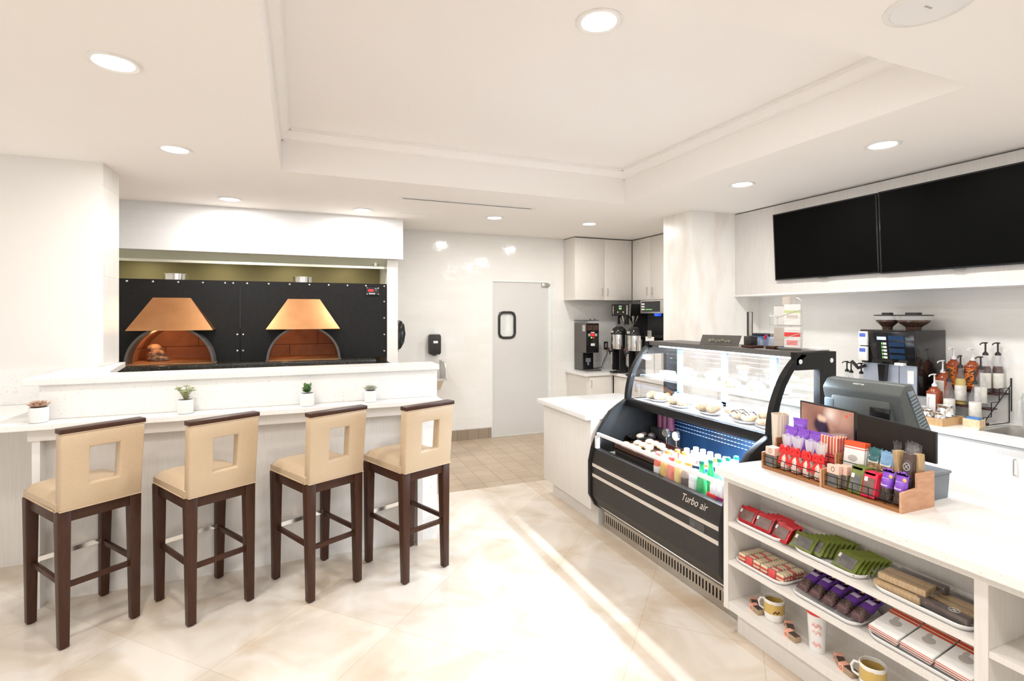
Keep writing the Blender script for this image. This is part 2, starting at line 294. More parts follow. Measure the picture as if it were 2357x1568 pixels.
    def pouch(s, w, h, t, crimp=.10, bot=.10, nx=8, nz=12, mi=None, jag=0, sag=0, seed=0):
        """a filled bag standing on z=0: x width, z height, y thickness"""
        rd = random.Random(seed); jt = [rd.uniform(-1, 1) for _ in range(400)]
        def prof(u, q):
            a = max(0, 1-abs(2*u-1)**3)**.5
            if q > 1-crimp: k = 0
            elif q < bot: k = (q/bot)**.5*1.0 if bot > 0 else 1
            else: k = min(1, ((1-crimp-q)/.28))**.6 if q > .5 else 1
            return a*k*(1+sag*(.5-q))
        def face(sg):
            def fn(u, q):
                k = int(u*nx*17+q*nz*31) % 400
                x = (u-.5)*w*(1-.05*sin(pi*q)); z = q*h
                if q > .99 and jag: z += jt[k]*jag
                return (x+jt[(k+7) % 400]*jag*.25*(q > .6), sg*t/2*prof(u, q)+jt[(k+3) % 400]*jag*.3*(q > 1-crimp-.01), z)
            return fn
        s.grid(face(-1), nx, nz, mi); s.grid(face(1), nx, nz, mi)
        return s
    def ob(s, name, mats, par='_', smooth=35, bev=0, recalc=True):
        bm = s.bm; bmesh.ops.remove_doubles(bm, verts=bm.verts, dist=1e-6)
        if recalc: bmesh.ops.recalc_face_normals(bm, faces=bm.faces)
        if bev:
            ed = [e for e in bm.edges if len(e.link_faces) == 2 and e.calc_face_angle(0) > R(40)]
            bmesh.ops.bevel(bm, geom=ed, offset=bev, segments=2, profile=.5, affect='EDGES', material=-1)
        me = bpy.data.meshes.new(name); bm.to_mesh(me); bm.free()
        for m in (mats if isinstance(mats, (list, tuple)) else [mats]): me.materials.append(MT[m] if isinstance(m, str) else m)
        if smooth:
            for p in me.polygons: p.use_smooth = True
            me.set_sharp_from_angle(angle=R(smooth))
        o = bpy.data.objects.new(name, me); COL.objects.link(o)
        p = s.par if par == '_' else par
        if p is not None: o.parent = p
        return o
def T(x=0, y=0, z=0): return Matrix.Translation((x, y, z))
def RX(a): return Matrix.Rotation(R(a), 4, 'X')
def RY(a): return Matrix.Rotation(R(a), 4, 'Y')
def RZ(a): return Matrix.Rotation(R(a), 4, 'Z')
def tag(o, label=None, cat=None, group=None, kind=None):
    if label: o['label'] = label
    if cat: o['category'] = cat
    if group: o['group'] = group
    if kind: o['kind'] = kind
    return o
def thing(name, loc, rz, label, cat, group=None):
    o = bpy.data.objects.new(name, None); COL.objects.link(o); o.location = loc; o.rotation_euler = (0, 0, R(rz)); o.empty_display_size = .05
    return tag(o, label, cat, group)
def copy_tree(o, par=None):
    c = o.copy(); COL.objects.link(c)
    if par is not None: c.parent = par
    for ch in list(o.children): copy_tree(ch, c)
    return c
def place(proto, first, loc, rot, label, group=None):
    """the first placing moves the prototype itself, the others copy it with its parts"""
    o = proto if first else copy_tree(proto)
    o.location = loc; o.rotation_euler = tuple(R(a) for a in rot); o['label'] = label
    if group: o['group'] = group
    return o
def struct(name, b, mats, smooth=35, **k): return tag(b.ob(name, mats, smooth=smooth, **k), kind='structure')
def text(s, size, mat, par, loc, rot=(90, 0, -90), name='lettering', align='CENTER', shear=0, ext=.0004, sx=1):
    cu = bpy.data.curves.new(name, 'FONT'); cu.body = s; cu.size = size; cu.extrude = ext; cu.align_x = align; cu.align_y = 'CENTER'; cu.shear = shear
    cu.materials.append(MT[mat]); o = bpy.data.objects.new(name, cu); COL.objects.link(o)
    bpy.context.view_layer.update(); me = bpy.data.meshes.new_from_object(o.evaluated_get(bpy.context.evaluated_depsgraph_get())); me.name = name
    bpy.data.objects.remove(o); o = bpy.data.objects.new(name, me); COL.objects.link(o)
    o.parent = par; o.location = loc; o.rotation_euler = tuple(R(a) for a in rot); o.scale = (sx, 1, 1)
    return o
ORD = ['first', 'second', 'third', 'fourth', 'fifth', 'sixth', 'seventh', 'eighth', 'ninth', 'tenth', 'eleventh', 'twelfth']

# ================================================================ THE SETTING
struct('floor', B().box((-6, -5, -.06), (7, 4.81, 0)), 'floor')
struct('floor_kitchen', B().box((-3, 4.8101, -.06), (5.2, 6.9, -.0005)), 'quarry')
b = B(); b.prism([(-2, 6.755, 0), (2.44, 6.755, 0), (2.44, 6.755, 2.185), (3.36, 6.755, 2.185), (3.36, 6.755, 0), (5.1, 6.755, 0), (5.1, 6.755, 3.2), (-2, 6.755, 3.2)], (0, .12, 0))
struct('wall_back', b, 'subway')
b = B()                                                   # brown coved tile along the back wall
b.prism([(1.0, 6.7549, 0), (1.0, 6.740, 0), (1.0, 6.740, .135), (1.0, 6.745, .142), (1.0, 6.7549, .142)], (1.43, 0, 0))
struct('baseboard_back', b, 'cove')
# swing door with its small window
d = thing('door_1', (2.88, 6.76, 0), 0, 'pale grey swing door with a small rounded window', 'door'); d['kind'] = 'structure'
b = B(d, True); x0, x1, z0, z1 = 2.455, 3.30, .012, 2.155; wx0, wx1, wz0, wz1 = 2.545, 2.79, 1.37, 1.735
for q in ((x0, z0, wx0, z1), (wx1, z0, x1, z1), (wx0, z0, wx1, wz0), (wx0, wz1, wx1, z1)): b.box((q[0], 6.765, q[1]), (q[2], 6.805, q[3]))
b.ob('door_leaf', 'doorp')
def rrect(cx, cz, w, h, r, n=6):
    p = []
    for sx, sz, a in ((1, 1, 0), (-1, 1, 90), (-1, -1, 180), (1, -1, 270)):
        for i in range(n+1):
            t = R(a+90*i/n); p.append((cx+sx*(w/2-r)+r*cos(t), cz+sz*(h/2-r)+r*sin(t)))
    return p
b = B(d, True); cx, cz = (wx0+wx1)/2, (wz0+wz1)/2
b.tube([(x, 6.760, z) for x, z in rrect(cx, cz, .235, .355, .07)], .018, 8, closed=True); b.ob('window_gasket', 'blackp')
b = B(d, True); b.box((wx0-.004, 6.778, wz0-.004), (wx1+.004, 6.784, wz1+.004)); b.ob('window_pane', pm('frosted_door_glass', (.66, .69, .66), (.80, .82, .79), sc=5, st=(3, 3, .5), rough=.08))
b = B(d, True); b.box((3.355, 6.745, 0), (3.30, 6.80, 2.185)); b.box((2.44, 6.75, 2.157), (3.355, 6.80, 2.185)); b.box((2.44, 6.75, 0), (2.452, 6.80, 2.157)); b.ob('door_frame', 'jamb')
b = B(d, True); b.box((3.20, 6.735, 2.095), (3.315, 6.764, 2.15), .006); b.box((3.295, 6.74, 2.11), (3.33, 6.75, 2.14)); b.ob('door_closer', 'steel')
b = B(d, True); b.box((2.455, 6.755, 0), (3.30, 6.80, .010)); b.ob('threshold', 'jamb')
# ceiling with its raised tray
tx0, tx1, ty0, ty1 = -.146, 2.965, 1.475, 4.345
b = B()
for q in ((-6, -5, tx0, 7), (tx1, -5, 5.2, 7), (tx0, -5, tx1, ty0), (tx0, ty1, tx1, 7)): b.box((q[0], q[1], CZ), (q[2], q[3], CZ+.06))
b.box((tx0-.05, ty0-.05, TZ), (tx1+.05, ty1+.05, TZ+.05))
for q in ((tx0-.05, ty0, tx0, ty1), (tx1, ty0, tx1+.05, ty1), (tx0-.05, ty0-.05, tx1+.05, ty0), (tx0-.05, ty1, tx1+.05, ty1+.05)): b.box((q[0], q[1], CZ+.0601), (q[2], q[3], TZ))
struct('ceiling', b, 'ceil')
b = B(); PF = [(0, 3.036), (.014, 3.036), (.014, 3.048), (.022, 3.052), (.048, 3.090), (.058, 3.094), (.058, 3.106), (.070, 3.106), (.070, TZ-.0005), (0, TZ-.0005)]
b.prism([(tx0+o_, ty0, z_) for o_, z_ in PF], (0, ty1-ty0, 0)); b.prism([(tx1-o_, ty0, z_) for o_, z_ in PF], (0, ty1-ty0, 0)); b.prism([(tx0, ty1-o_, z_) for o_, z_ in PF], (tx1-tx0, 0, 0)); b.prism([(tx0, ty0+o_, z_) for o_, z_ in PF], (tx1-tx0, 0, 0))
struct('trim_1', b, 'ceil', smooth=0)
# walls
struct('wall_left', B().box((-6, 4.60, 0), (-1.345, 4.96, CZ)), 'plaster')
struct('wall_left_return', B().box((-1.3449, 4.602, 1.325), (-1.335, 4.958, CZ)), 'retile')
struct('wall_left_panel', B().box((-6, 4.52, 0), (-1.36, 4.5999, 1.04)), 'lam')
struct('wall_left_upstand', B().box((-6, 4.575, 1.0805), (-1.36, 4.5999, 1.325)), 'wallq')
struct('wall_kitchen', B().box((-1.95, 4.96, 0), (-1.85, 6.755, CZ)), 'subway')
struct('wall_right', B().box((4.764, -5, 0), (4.90, 6.755, CZ)), 'subway')
b = B(); b.box((4.394, -1.2, 1.912), (4.7635, 4.339, CZ-.012)); struct('trim_2', b, 'lamg')
b = B(); b.box((4.380, -1.2, 1.895), (4.7635, 4.339, 1.9118)); struct('trim_3', b, 'white')
struct('wall_pillar', B().box((3.80, 4.34, 0), (4.7635, 4.80, CZ)), 'pillar')
struct('wall_oven_jamb', B().box((.914, 6.08, 0), (1.036, 6.754, 2.33)), 'subway')
struct('wall_oven_fascia', B().box((-1.849, 6.0, 2.335), (1.082, 6.12, CZ)), 'hoodtile')
struct('wall_oven_niche', B().box((-1.849, 6.70, 0), (.9135, 6.754, 2.33)), 'olive')

# downlights
def downlight(x, y, z, r, label):
    t = thing('downlight', (x, y, z), 0, label, 'ceiling light', 'recessed downlights')
    B(t).lathe([(r, 0), (r, -.004), (r-.012, -.009), (r*.74, -.005), (r*.72, 0)], n=32).ob('trim_ring', 'trimw')
    B(t).lathe([(0, -.0045), (r*.72, -.0045), (r*.72, -.001), (0, -.001)], n=28).ob('lens', 'lens')
DL = ['large downlight nearest the viewer, in the ceiling over the leftmost stool', 'downlight in the ceiling before the marble wall edge, second back from the viewer', 'downlight above the copper hood beside the marble wall return', 'downlight above the copper hood farther from the marble wall',
      'downlight between the slot vent and the swing door', 'downlight in front of the upper cabinets by the grey door', 'downlight beside the marble pillar, near the smaller screen', 'downlight over the joint of the two wall screens']
for (x, y), l in zip(LIGHTS, DL):
    downlight(x, y, CZ, .105, l)
downlight(1.335, 2.17, TZ, .115, 'lone downlight set in the raised tray ceiling')
for x, y in LIGHTS+UNSEEN: lamp('downlight_lamp', 'AREA', (x, y, CZ-.012), LAMP_W, .15)
lamp('downlight_lamp', 'AREA', (1.335, 2.17, TZ-.012), LAMP_W, .15)
t = thing('ceiling_speaker', (2.07, 1.155, CZ), 0, 'round white speaker grille in the lower ceiling beside the tray', 'speaker')
B(t).lathe([(.135, 0), (.135, -.004), (.115, -.007), (.113, -.004), (.11, 0)], n=40).ob('rim', 'trimw')
B(t).lathe([(0, -.0035), (.112, -.0035), (.112, -.001), (0, -.001)], n=40).ob('grille', pm('speaker_grille', (.86, .85, .845), (.83, .82, .815), sc=300, rough=.6))
b = B(t); b.box((-.018, -.003, -.006), (.018, .003, -.0036)); b.ob('badge', 'grey')
t = thing('slot_vent', (1.55, 4.92, CZ), 0, 'long thin slot air vent in the ceiling before the oven', 'vent')
b = B(t); b.box((-.70, -.045, -.004), (.70, -.016, -.0005)); b.box((-.70, .016, -.004), (.70, .045, -.0005)); b.box((-.70, -.016, -.004), (-.665, .016, -.0005)); b.box((.665, -.016, -.004), (.70, .016, -.0005)); b.ob('frame', 'trimw')
b = B(t); b.box((-.665, -.016, -.002), (.665, .016, -.0003)); b.ob('slot', 'blackm')
t = thing('access_panel', (1.22, 5.85, CZ), 0, 'flush white access panel in the ceiling beside the oven fascia', 'access panel')
b = B(t); b.box((-.24, -.20, -.004), (.24, .20, -.0005)); b.ob('panel', 'ceil')

# ================================================================ BAR
t = thing('bar_counter', (-.25, 3.88, 0), 0, 'long white wood bar front with raised speckled quartz back', 'bar')
b = B(t, True); b.box((-1.40, 3.88, 0), (.79, 3.92, 1.044)); b.ob('front_panel', 'lam')
b = B(t, True); b.box((-1.437, 3.80, 0), (-1.40, 3.92, 1.044)); b.ob('end_panel', 'white')
b = B(t, True); b.box((.79, 3.79, 0), (.828, 3.92, 1.044)); b.ob('end_panel', 'lam')
b = B(t, True); b.box((-1.452, 3.785, .972), (.90, 3.7999, 1.044)); b.ob('apron', 'lam')
b = B(t, True); b.box((-1.43, 3.92, 0), (.955, 4.10, 1.284)); b.box((.828, 3.872, 0), (.955, 3.92, 1.044)); b.box((-1.43, 3.872, 1.0805), (.955, 3.92, 1.284)); b.ob('raised_back', 'wallq')
o = B().prism([(-4, 3.715, 1.045), (.955, 3.715, 1.045), (.955, 3.8715, 1.045), (-1.43, 3.8715, 1.045), (-1.43, 4.574, 1.045), (-4, 4.574, 1.045)], (0, 0, .035)).ob('bar_worktop', 'quartz', smooth=0, bev=.004)
tag(o, 'narrow white quartz bar ledge running behind the four stools', 'countertop')
o = B().prism([(-1.50, 3.84, 1.2845), (.965, 3.84, 1.2845), (.965, 4.09, 1.2845), (-1.15, 4.09, 1.2845), (-1.19, 4.25, 1.2845), (-1.29, 4.95, 1.2845), (-1.334, 4.95, 1.2845), (-1.334, 4.60, 1.2845), (-1.359, 4.574, 1.2845), (-1.50, 4.574, 1.2845)], (0, 0, .04)).ob('raised_shelf', 'quartz', smooth=0, bev=.004)
tag(o, 'white quartz cap on the raised back of the bar', 'countertop')

# stools
def make_stool():
    t = thing('bar_stool', (0, 0, 0), 0, '', 'stool', 'tan leather bar stools')
    w0, w1 = .178, .192
    def leg(x, y, dx, dy):
        b = B(t); a, c = .029, .021
        b.hexa([(x+dx-c, y+dy-c, .006), (x+dx+c, y+dy-c, .006), (x+dx+c, y+dy+c, .006), (x+dx-c, y+dy+c, .006)], [(x-a, y-a, .698), (x+a, y-a, .698), (x+a, y+a, .698), (x-a, y+a, .698)])
        o = b.ob('leg', 'walnut', bev=.003)
        f = B(o); f.lathe([(0, 0), (.014, 0), (.014, .007), (0, .007)], (x+dx, y+dy, 0), 10); f.ob('glide', 'blackp')
    leg(-.158, -.205, .0, -.012); leg(.158, -.205, .0, -.012); leg(-.172, .195, .004, .012); leg(.172, .195, -.004, .012)
    b = B(t)
    for (p, q) in (((-.14, -.228, .64), (.14, -.200, .698)), ((-.15, .185, .64), (.15, .215, .698)), ((-.186, -.18, .64), (-.156, .17, .698)), ((.156, -.18, .64), (.186, .17, .698))): b.box(p, q)
    b.ob('seat_frame', 'walnut', bev=.002)
    for sx in (-1, 1):
        b = B(t); b.box((sx*.162-.010, -.19, .318), (sx*.162+.010, .19, .345)); b.ob('stretcher', 'walnut', bev=.002)
    b = B(t); b.box((-.145, -.222, .300), (.145, -.200, .327)); b.ob('stretcher', 'walnut', bev=.002)
    b = B(t); b.box((-.153, .183, .334), (.153, .214, .360)); b.ob('foot_rail', 'chrome', smooth=0)['label'] = 'bright chrome foot rail'
    def cush(u, q):
        x = -w1+2*w1*u; y = -.215+.445*q; e = (1-abs(2*u-1)**6)*(1-abs(2*q-1)**6); return (x*(.97+.03*q), y, .735+.045*max(0, e)**.4+.012*(1-(2*u-1)**2)*(1-(2*q-1)**2))
    b = B(t); b.grid(cush, 18, 18)
    b.grid(lambda u, q: (-w1+2*w1*u, -.215+.445*q, .6985), 2, 2)
    def side(u, q):
        k = u*4; i = min(3, int(k)); f = k-i; c = [(-w1*.97, -.215), (w1*.97, -.215), (w1, .23), (-w1, .23)]
        p, r = c[i], c[(i+1) % 4]; g = .004*sin(pi*q); return (p[0]+(r[0]-p[0])*f, p[1]+(r[1]-p[1])*f, .699+.037*q)
    b.grid(side, 72, 4); b.ob('seat', 'leather', smooth=50)
    b = B(t); b.tube([(-w1, -.19, .703), (-w1-.001, .228, .703), (-w1+.006, .233, .703), (w1-.006, .233, .703), (w1+.001, .228, .703), (w1, -.19, .703)], .004, 6); b.ob('piping', 'leather')
    # upholstered back with a square opening, leaning slightly
    xs = [-.188, -.062, .072, .188]; zs = [.700, .822, 1.012, 1.098]; b = B(t); lean = lambda z: -.012-(z-.70)*.075
    def bk(x, z, s): return (x*(.965+.035*(z-.7)/.4), -.205+lean(z)+s*.034, z)
    V = {(i, j, s): b.v(bk(xs[i], zs[j], s)) for i in range(4) for j in range(4) for s in (-1, 1)}
    for i in range(3):
        for j in range(3):
            if (i, j) == (1, 1):
                for (p, q) in (((1, 1), (2, 1)), ((2, 1), (2, 2)), ((2, 2), (1, 2)), ((1, 2), (1, 1))): b.f([V[p+(-1,)], V[q+(-1,)], V[q+(1,)], V[p+(1,)]])
            else:
                for s in (-1, 1): b.f([V[(i, j, s)], V[(i+1, j, s)], V[(i+1, j+1, s)], V[(i, j+1, s)]])
    for k in range(3):
        for c in (0, 3):
            b.f([V[(k, c, -1)], V[(k+1, c, -1)], V[(k+1, c, 1)], V[(k, c, 1)]]); b.f([V[(c, k, -1)], V[(c, k+1, -1)], V[(c, k+1, 1)], V[(c, k, 1)]])
    b.ob('backrest', 'leather', bev=.010, smooth=60)
    b = B(t); y0 = -.205+lean(.70)
    b.tube([(-.181, y0+.034, .7035), (-.182, y0-.033, .7035), (.182, y0-.033, .7035), (.181, y0+.034, .7035)], .0035, 6); b.ob('piping', 'leather'); b = B(t)
    y1 = -.205+lean(1.096); b.tube([(-.186, y1+.03, 1.0985), (-.187, y1-.033, 1.0985), (.187, y1-.033, 1.0985), (.186, y1+.03, 1.0985)], .003, 6); b.ob('piping', 'leather')
    b = B(t); b.box((-.190, y1-.036, 1.0995), (.190, y1+.036, 1.124)); b.ob('top_rail', 'walnut', bev=.003)
    return t
SL = ['tan leather bar stool with a square back opening, farthest from the grey door', 'tan leather bar stool second from the marble wall end of the bar', 'tan leather bar stool second from the kitchen opening, seat lit in a stripe', 'tan leather bar stool at the kitchen end of the bar, nearest the grey door']
stool = make_stool()
for i, (x, y, a) in enumerate([(-1.125, 3.575, 36), (-.535, 3.555, 30.5), (.090, 3.556, 27), (.664, 3.552, 23.5)]):
    place(stool, i == 0, (x, y, 0), (0, 0, a), SL[i])

# succulents in white pots
def pot(x, y, name, label, r=.045, h=.088, deco=0):
    t = thing(name, (x, y, 1.08), 0, label, 'plant', 'succulents on the bar ledge')
    B(t).lathe([(0, 0), (r*.80, 0), (r*.96, .006), (r, h*.35), (r, h-.004), (r*.97, h), (r*.88, h), (r*.86, h-.012), (0, h-.012)], n=28).ob('pot', 'potw')
    B(t).lathe([(0, h-.0115), (r*.85, h-.0115), (r*.7, h-.004), (0, h)], n=16).ob('soil', 'soil')
    return t, h
def leafs(t, h, items, mat, name='leaves'):
    b = B(t)
    for az, el, L, w, d, z in items:
        b.m = T(0, 0, h+z) @ RZ(az) @ RY(-el)
        b.lathe([(0, 0)]+[(w*sin(pi*min(.97, q))**.7, L*q) for q in (.12, .3, .5, .7, .85, .95)]+[(0, L)], n=8, sx=.45) if False else None
        rows = []
        for q in (0, .15, .35, .55, .75, .9, 1):
            ww = w*(sin(pi*(.12+.80*q))**.8) if q < 1 else .0006; th = .35*ww+.0006
            rows.append([b.v((L*q, ww*cos(k*pi/3), th*sin(k*pi/3)+d*q*q)) for k in range(6)])
        for p, r_ in zip(rows, rows[1:]):
            for k in range(6): b.f([p[k], p[(k+1) % 6], r_[(k+1) % 6], r_[k]])
        b.f(rows[0]); b.f(rows[-1])
    b.m = Matrix(); return b.ob(name, mat, par=t, smooth=70)
def rosette(n_rings, L, w, n0=6):
    it = []
    for k in range(n_rings):
        f = 1-k/(n_rings+.6)
        for j in range(n0+max(0, n_rings-k)-1): it.append((j*360/(n0+max(0, n_rings-k)-1)+k*27, 12+k*68/n_rings, L*f, w*f, .012*f, .004*k))
    return it
t, h = pot(-1.40 , 3.785, 'potted_succulent', 'blush rosette succulent in a white pot, farthest from the kitchen')
leafs(t, h, rosette(4, .060, .016, 6), 'leafr')
t, h = pot(-.676 , 3.785, 'potted_succulent', 'olive branching succulent in a white pot, second along the ledge')
it = []
for k in range(34):
    az = random.uniform(0, 360); it.append((az, random.uniform(10, 80), random.uniform(.025, .05), .0075, .004, random.uniform(.0, .035)))
leafs(t, h, it, 'leafm')
st_ = B(t)
for k in range(8):
    a = k*45; st_.tube([(0, 0, h-.005), (.02*cos(R(a)), .02*sin(R(a)), h+.03), (.040*cos(R(a)), .035*sin(R(a)), h+.055+.012*(k % 3))], .002, 5)
st_.ob('stem', 'leafm')
it = []
for k in range(8):
    a = k*45
    for j in range(5): it.append((a+j*72, 35, .022, .006, .003, .05+.012*(k % 3)))
b = B(t)
for k in range(8):
    a = k*45; c = (.040*cos(R(a)), .035*sin(R(a)), h+.055+.012*(k % 3))
    for j in range(6): b.ell((c[0]+.010*cos(j*1.05), c[1]+.010*sin(j*1.05), c[2]), (.010, .005, .004), 6, 4)
b.ob('leaves', 'leafm')
t, h = pot(.035 , 3.785, 'potted_succulent', 'dark green jade succulent in a white pot, third along the ledge')
leafs(t, h, [(random.uniform(0, 360), random.uniform(5, 75), random.uniform(.03, .055), .015, .006, random.uniform(0, .025)) for k in range(24)], 'leafg')
t, h = pot(.452 , 3.785, 'potted_succulent', 'pale spiky rosette succulent in a white pot, nearest the kitchen', .041, .082)
leafs(t, h, rosette(5, .056, .009, 8), 'leafp')

# ================================================================ OVEN
t = thing('pizza_oven', (-.35, 6.1, 1.15), 0, 'black double pizza oven with two copper hoods over arched mouths', 'oven')
ARCH = [(-1.19, .355, .355), (.027, .345, .345)]     # centre x, half width, height
LZ = 1.215
def az(x, grow=0):
    for c, hw, hh in ARCH:
        if abs(x-c) < hw+grow: return LZ+.02+(hh+grow-.02)*(1-((x-c)/(hw+grow))**2)**.5
    return LZ
for (xa, xb) in ((-1.84, -.597), (-.593, .913)):
    b = B(t, True); n = 120
    xs = [xa+(xb-xa)*i/n for i in range(n+1)]
    for s, y in ((0, 6.10), (1, 6.13)):
        for p, q in zip(xs, xs[1:]):
            za, zb = az(p), az(q)
            b.f([b.v((p, y, za)), b.v((q, y, zb)), b.v((q, y, 2.052)), b.v((p, y, 2.052))])
    b.ob('face_panel', 'blackm')
RV = [(x, 2.027) for x in (-1.58, -1.365, -1.15, -.935, -.735, -.66, -.53, -.325, -.12, .08, .28, .48, .68, .884)]+[(.884, z) for z in (1.85, 1.66, 1.47, 1.28)]+[(x, z) for z in (1.49, 1.32) for x in (-.622, -.568)]
b = B(t); b.ell((0, -.001, 0), (.011, .006, .011), 10, 6); rv = b.ob('rivet', 'chrome')
for i, (x, z) in enumerate(RV):
    o = rv if i == 0 else rv.copy()
    if i: COL.objects.link(o)
    o.location = (x+.35, 0, z-1.15)
b = B(t, True); b.box((-.599, 6.094, 1.55), (-.591, 6.10, 2.0)); b.ob('seam_strip', 'blackg')
for k, (c, hw, hh) in enumerate(ARCH):
    b = B(t, True); n = 40; oy = 5.93
    for sgn, r_ in ((1, 1.0), (1, 1.06)):
        pass
    ring = []
    for i in range(n+1):
        a = pi*i/n; ring.append(((c-hw*cos(a)), LZ+hh*sin(a)))
    ro = [((c-(hw+.022)*cos(pi*i/n)), LZ+(hh+.022)*sin(pi*i/n)) for i in range(n+1)]
    for y0, y1, A in ((5.94, 6.14, ring), (5.94, 6.14, ro)):
        for p, q in zip(A, A[1:]): b.f([b.v((p[0], y0, p[1])), b.v((q[0], y0, q[1])), b.v((q[0], y1, q[1])), b.v((p[0], y1, p[1]))])
    for p, q, r_, s_ in zip(ring, ring[1:], ro, ro[1:]): b.f([b.v((p[0], 5.94, p[1])), b.v((q[0], 5.94, q[1])), b.v((s_[0], 5.94, s_[1])), b.v((r_[0], 5.94, r_[1]))])
    b.ob('arch_frame', 'greym', recalc=False)
    b = B(t, True)   # chamber: dome and back wall behind the arch
    def dome(u, q): a = pi*u; r_ = 1+.06*sin(pi*q); return (c-hw*r_*1.02*cos(a), 6.14+.50*q, LZ+.005+(hh*r_)*sin(a))
    b.grid(dome, 24, 6); b.f([b.v((c-hw*1.1, 6.64, LZ)), b.v((c+hw*1.1, 6.64, LZ)), b.v((c+hw*1.1, 6.64, LZ+.42)), b.v((c-hw*1.1, 6.64, LZ+.42))]); b.ob('chamber', 'brickf', recalc=False)
    b = B(t, True); b.box((c-hw*1.08, 5.945, LZ-.003), (c+hw*1.08, 6.64, LZ+.004)); b.ob('hearth', 'hearth')
    if k == 0:
        b = B(t, True); b.ell((c-.20, 6.36, LZ+.065), (.085, .07, .06), 10, 8); b.ell((c-.17, 6.30, LZ+.03), (.10, .03, .028), 10, 6); b.ell((c-.23, 6.40, LZ+.13), (.07, .05, .05), 10, 8); b.ob('ash_logs', 'log', smooth=0)
    o = lamp('oven_lamp', 'POINT', (c-.18, 6.30, LZ+.28), 1.6 if k == 0 else 1.0, .04, (1, .50, .22))
    # copper hood
    ct, cb_ = ((-1.201, .160), (-1.181, .362))[k < 0] if False else None, None
for (xa, xb, xc, xd) in ((-1.362, -1.040, -1.541, -.819), (-.136, .186, -.341, .384)):
    b = B(t, True); yt, yb_, zt, zb = 6.085, 5.90, 1.868, 1.549
    b.f([b.v((xc, yb_, zb)), b.v((xd, yb_, zb)), b.v((xb, yt, zt)), b.v((xa, yt, zt))])
    b.f([b.v((xd, yb_, zb)), b.v((xd, 6.10, zb)), b.v((xb, 6.10, zt)), b.v((xb, yt, zt))]); b.f([b.v((xc, 6.10, zb)), b.v((xc, yb_, zb)), b.v((xa, yt, zt)), b.v((xa, 6.10, zt))]); b.f([b.v((xa, yt, zt)), b.v((xb, yt, zt)), b.v((xb, 6.10, zt)), b.v((xa, 6.10, zt))])
    b.box((xc, yb_-.002, zb-.004), (xd, yb_+.006, zb+.002)); b.ob('copper_hood', 'copper', smooth=0)
b = B(t, True); b.box((.683, 6.088, 1.925), (.825, 6.10, 2.010)); ct = b.ob('control_panel', 'blackg')
b = B(t, True); b.box((.703, 6.086, 1.962), (.762, 6.0885, 1.988)); b.ob('display', 'redgreen', par=ct)
b = B(t, True); b.ell((.79, 6.087, 1.975), (.012, .006, .012), 10, 6); b.ob('knob', 'greym', par=ct)
b = B(t, True)
for x in (.69, .818):
    for z in (1.932, 2.004): b.ell((x, 6.087, z), (.007, .005, .007), 8, 6)
for x in (.712, .726, .740, .754, .768): b.box((x, 6.0865, 1.932), (x+.010, 6.0885, 1.946))
b.box((.775, 6.0865, 1.997), (.79, 6.0885, 2.002)); b.box((.798, 6.0865, 1.997), (.815, 6.0885, 2.002)); b.ob('markings', 'chrome', par=ct)
for x in (-1.225, .02):
    b = B(t, True); b.lathe([(.112, 2.05), (.112, 2.122), (.122, 2.122), (.122, 2.128), (.10, 2.128), (.10, 2.05)], (x, 6.42, 0), 32); b.ob('flue_collar', 'steelp')
b = B(t, True); b.box((-1.84, 6.131, 1.60), (.913, 6.69, 2.050)); b.ob('oven_top', 'blackm')
b = B(t, True); b.box((-1.84, 5.82, 1.165), (.755, 6.10, LZ-.004)); b.ob('granite_ledge', 'granite', bev=.003)
b = B(t, True); b.box((-1.84, 5.825, 1.142), (.728, 5.835, 1.1645)); b.ob('copper_trim', 'copper')
b = B(t, True); b.box((-1.84, 5.84, .80), (.913, 6.10, 1.1649)); b.ob('base_panel', 'blackm')
t = thing('extraction_canopy', (-.4, 6.3, 2.2), 0, 'steel extraction canopy with a lit edge behind the white fascia', 'canopy')
b = B(t, True); b.prism([(-1.849, 6.121, 2.334), (-1.849, 6.22, 2.262), (-1.849, 6.23, 2.262), (-1.849, 6.14, 2.334)], (2.762, 0, 0)); b.ob('sloped_panel', pm('satin_steel_panel', (.72, .73, .58), (.66, .68, .52), sc=3, rough=.5, metal=.25))
b = B(t, True); b.box((-1.849, 6.215, 2.235), (.913, 6.245, 2.2615)); b.ob('gutter', pm('lit_gutter_steel', (.86, .85, .74), rough=.25, metal=1))
b = B(t, True); b.cyl((.80, 6.20, 2.262), (.80, 6.20, 2.334), .035, n=16); b.ob('pipe_cap', 'steel')
for x in (-1.55, -.85, -.15, .5): lamp('canopy_lamp', 'AREA', (x, 6.40, 2.32), 2.0, .12, (1, .95, .66))
t = thing('towel_dispenser', (1.037, 6.30, 1.27), 0, 'black paper towel dispenser on the tiled oven jamb', 'dispenser')
b = B(t); b.prism([(0, -.14, 0), (.05, -.14, .03), (.088, -.14, .10), (.105, -.14, .20), (.09, -.14, .31), (.055, -.14, .355), (0, -.14, .365)], (0, .28, 0)); b.ob('body', 'blackg', bev=.008)
b = B(t); b.box((.0, -.10, -.004), (.03, .10, .004)); b.ob('towel_slot', 'greym')
t = thing('soap_dispenser', (1.618, 6.755, 1.16), 0, 'black soap dispenser on the white tiles left of the door', 'dispenser')
b = B(t); b.prism([(-.075, -.001, .03), (-.06, -.001, .015), (.06, -.001, .015), (.08, -.001, .03), (.08, -.001, .25), (.07, -.001, .28), (-.065, -.001, .28), (-.075, -.001, .25)], (0, -.10, 0)); b.ob('body', 'blackp', bev=.012)
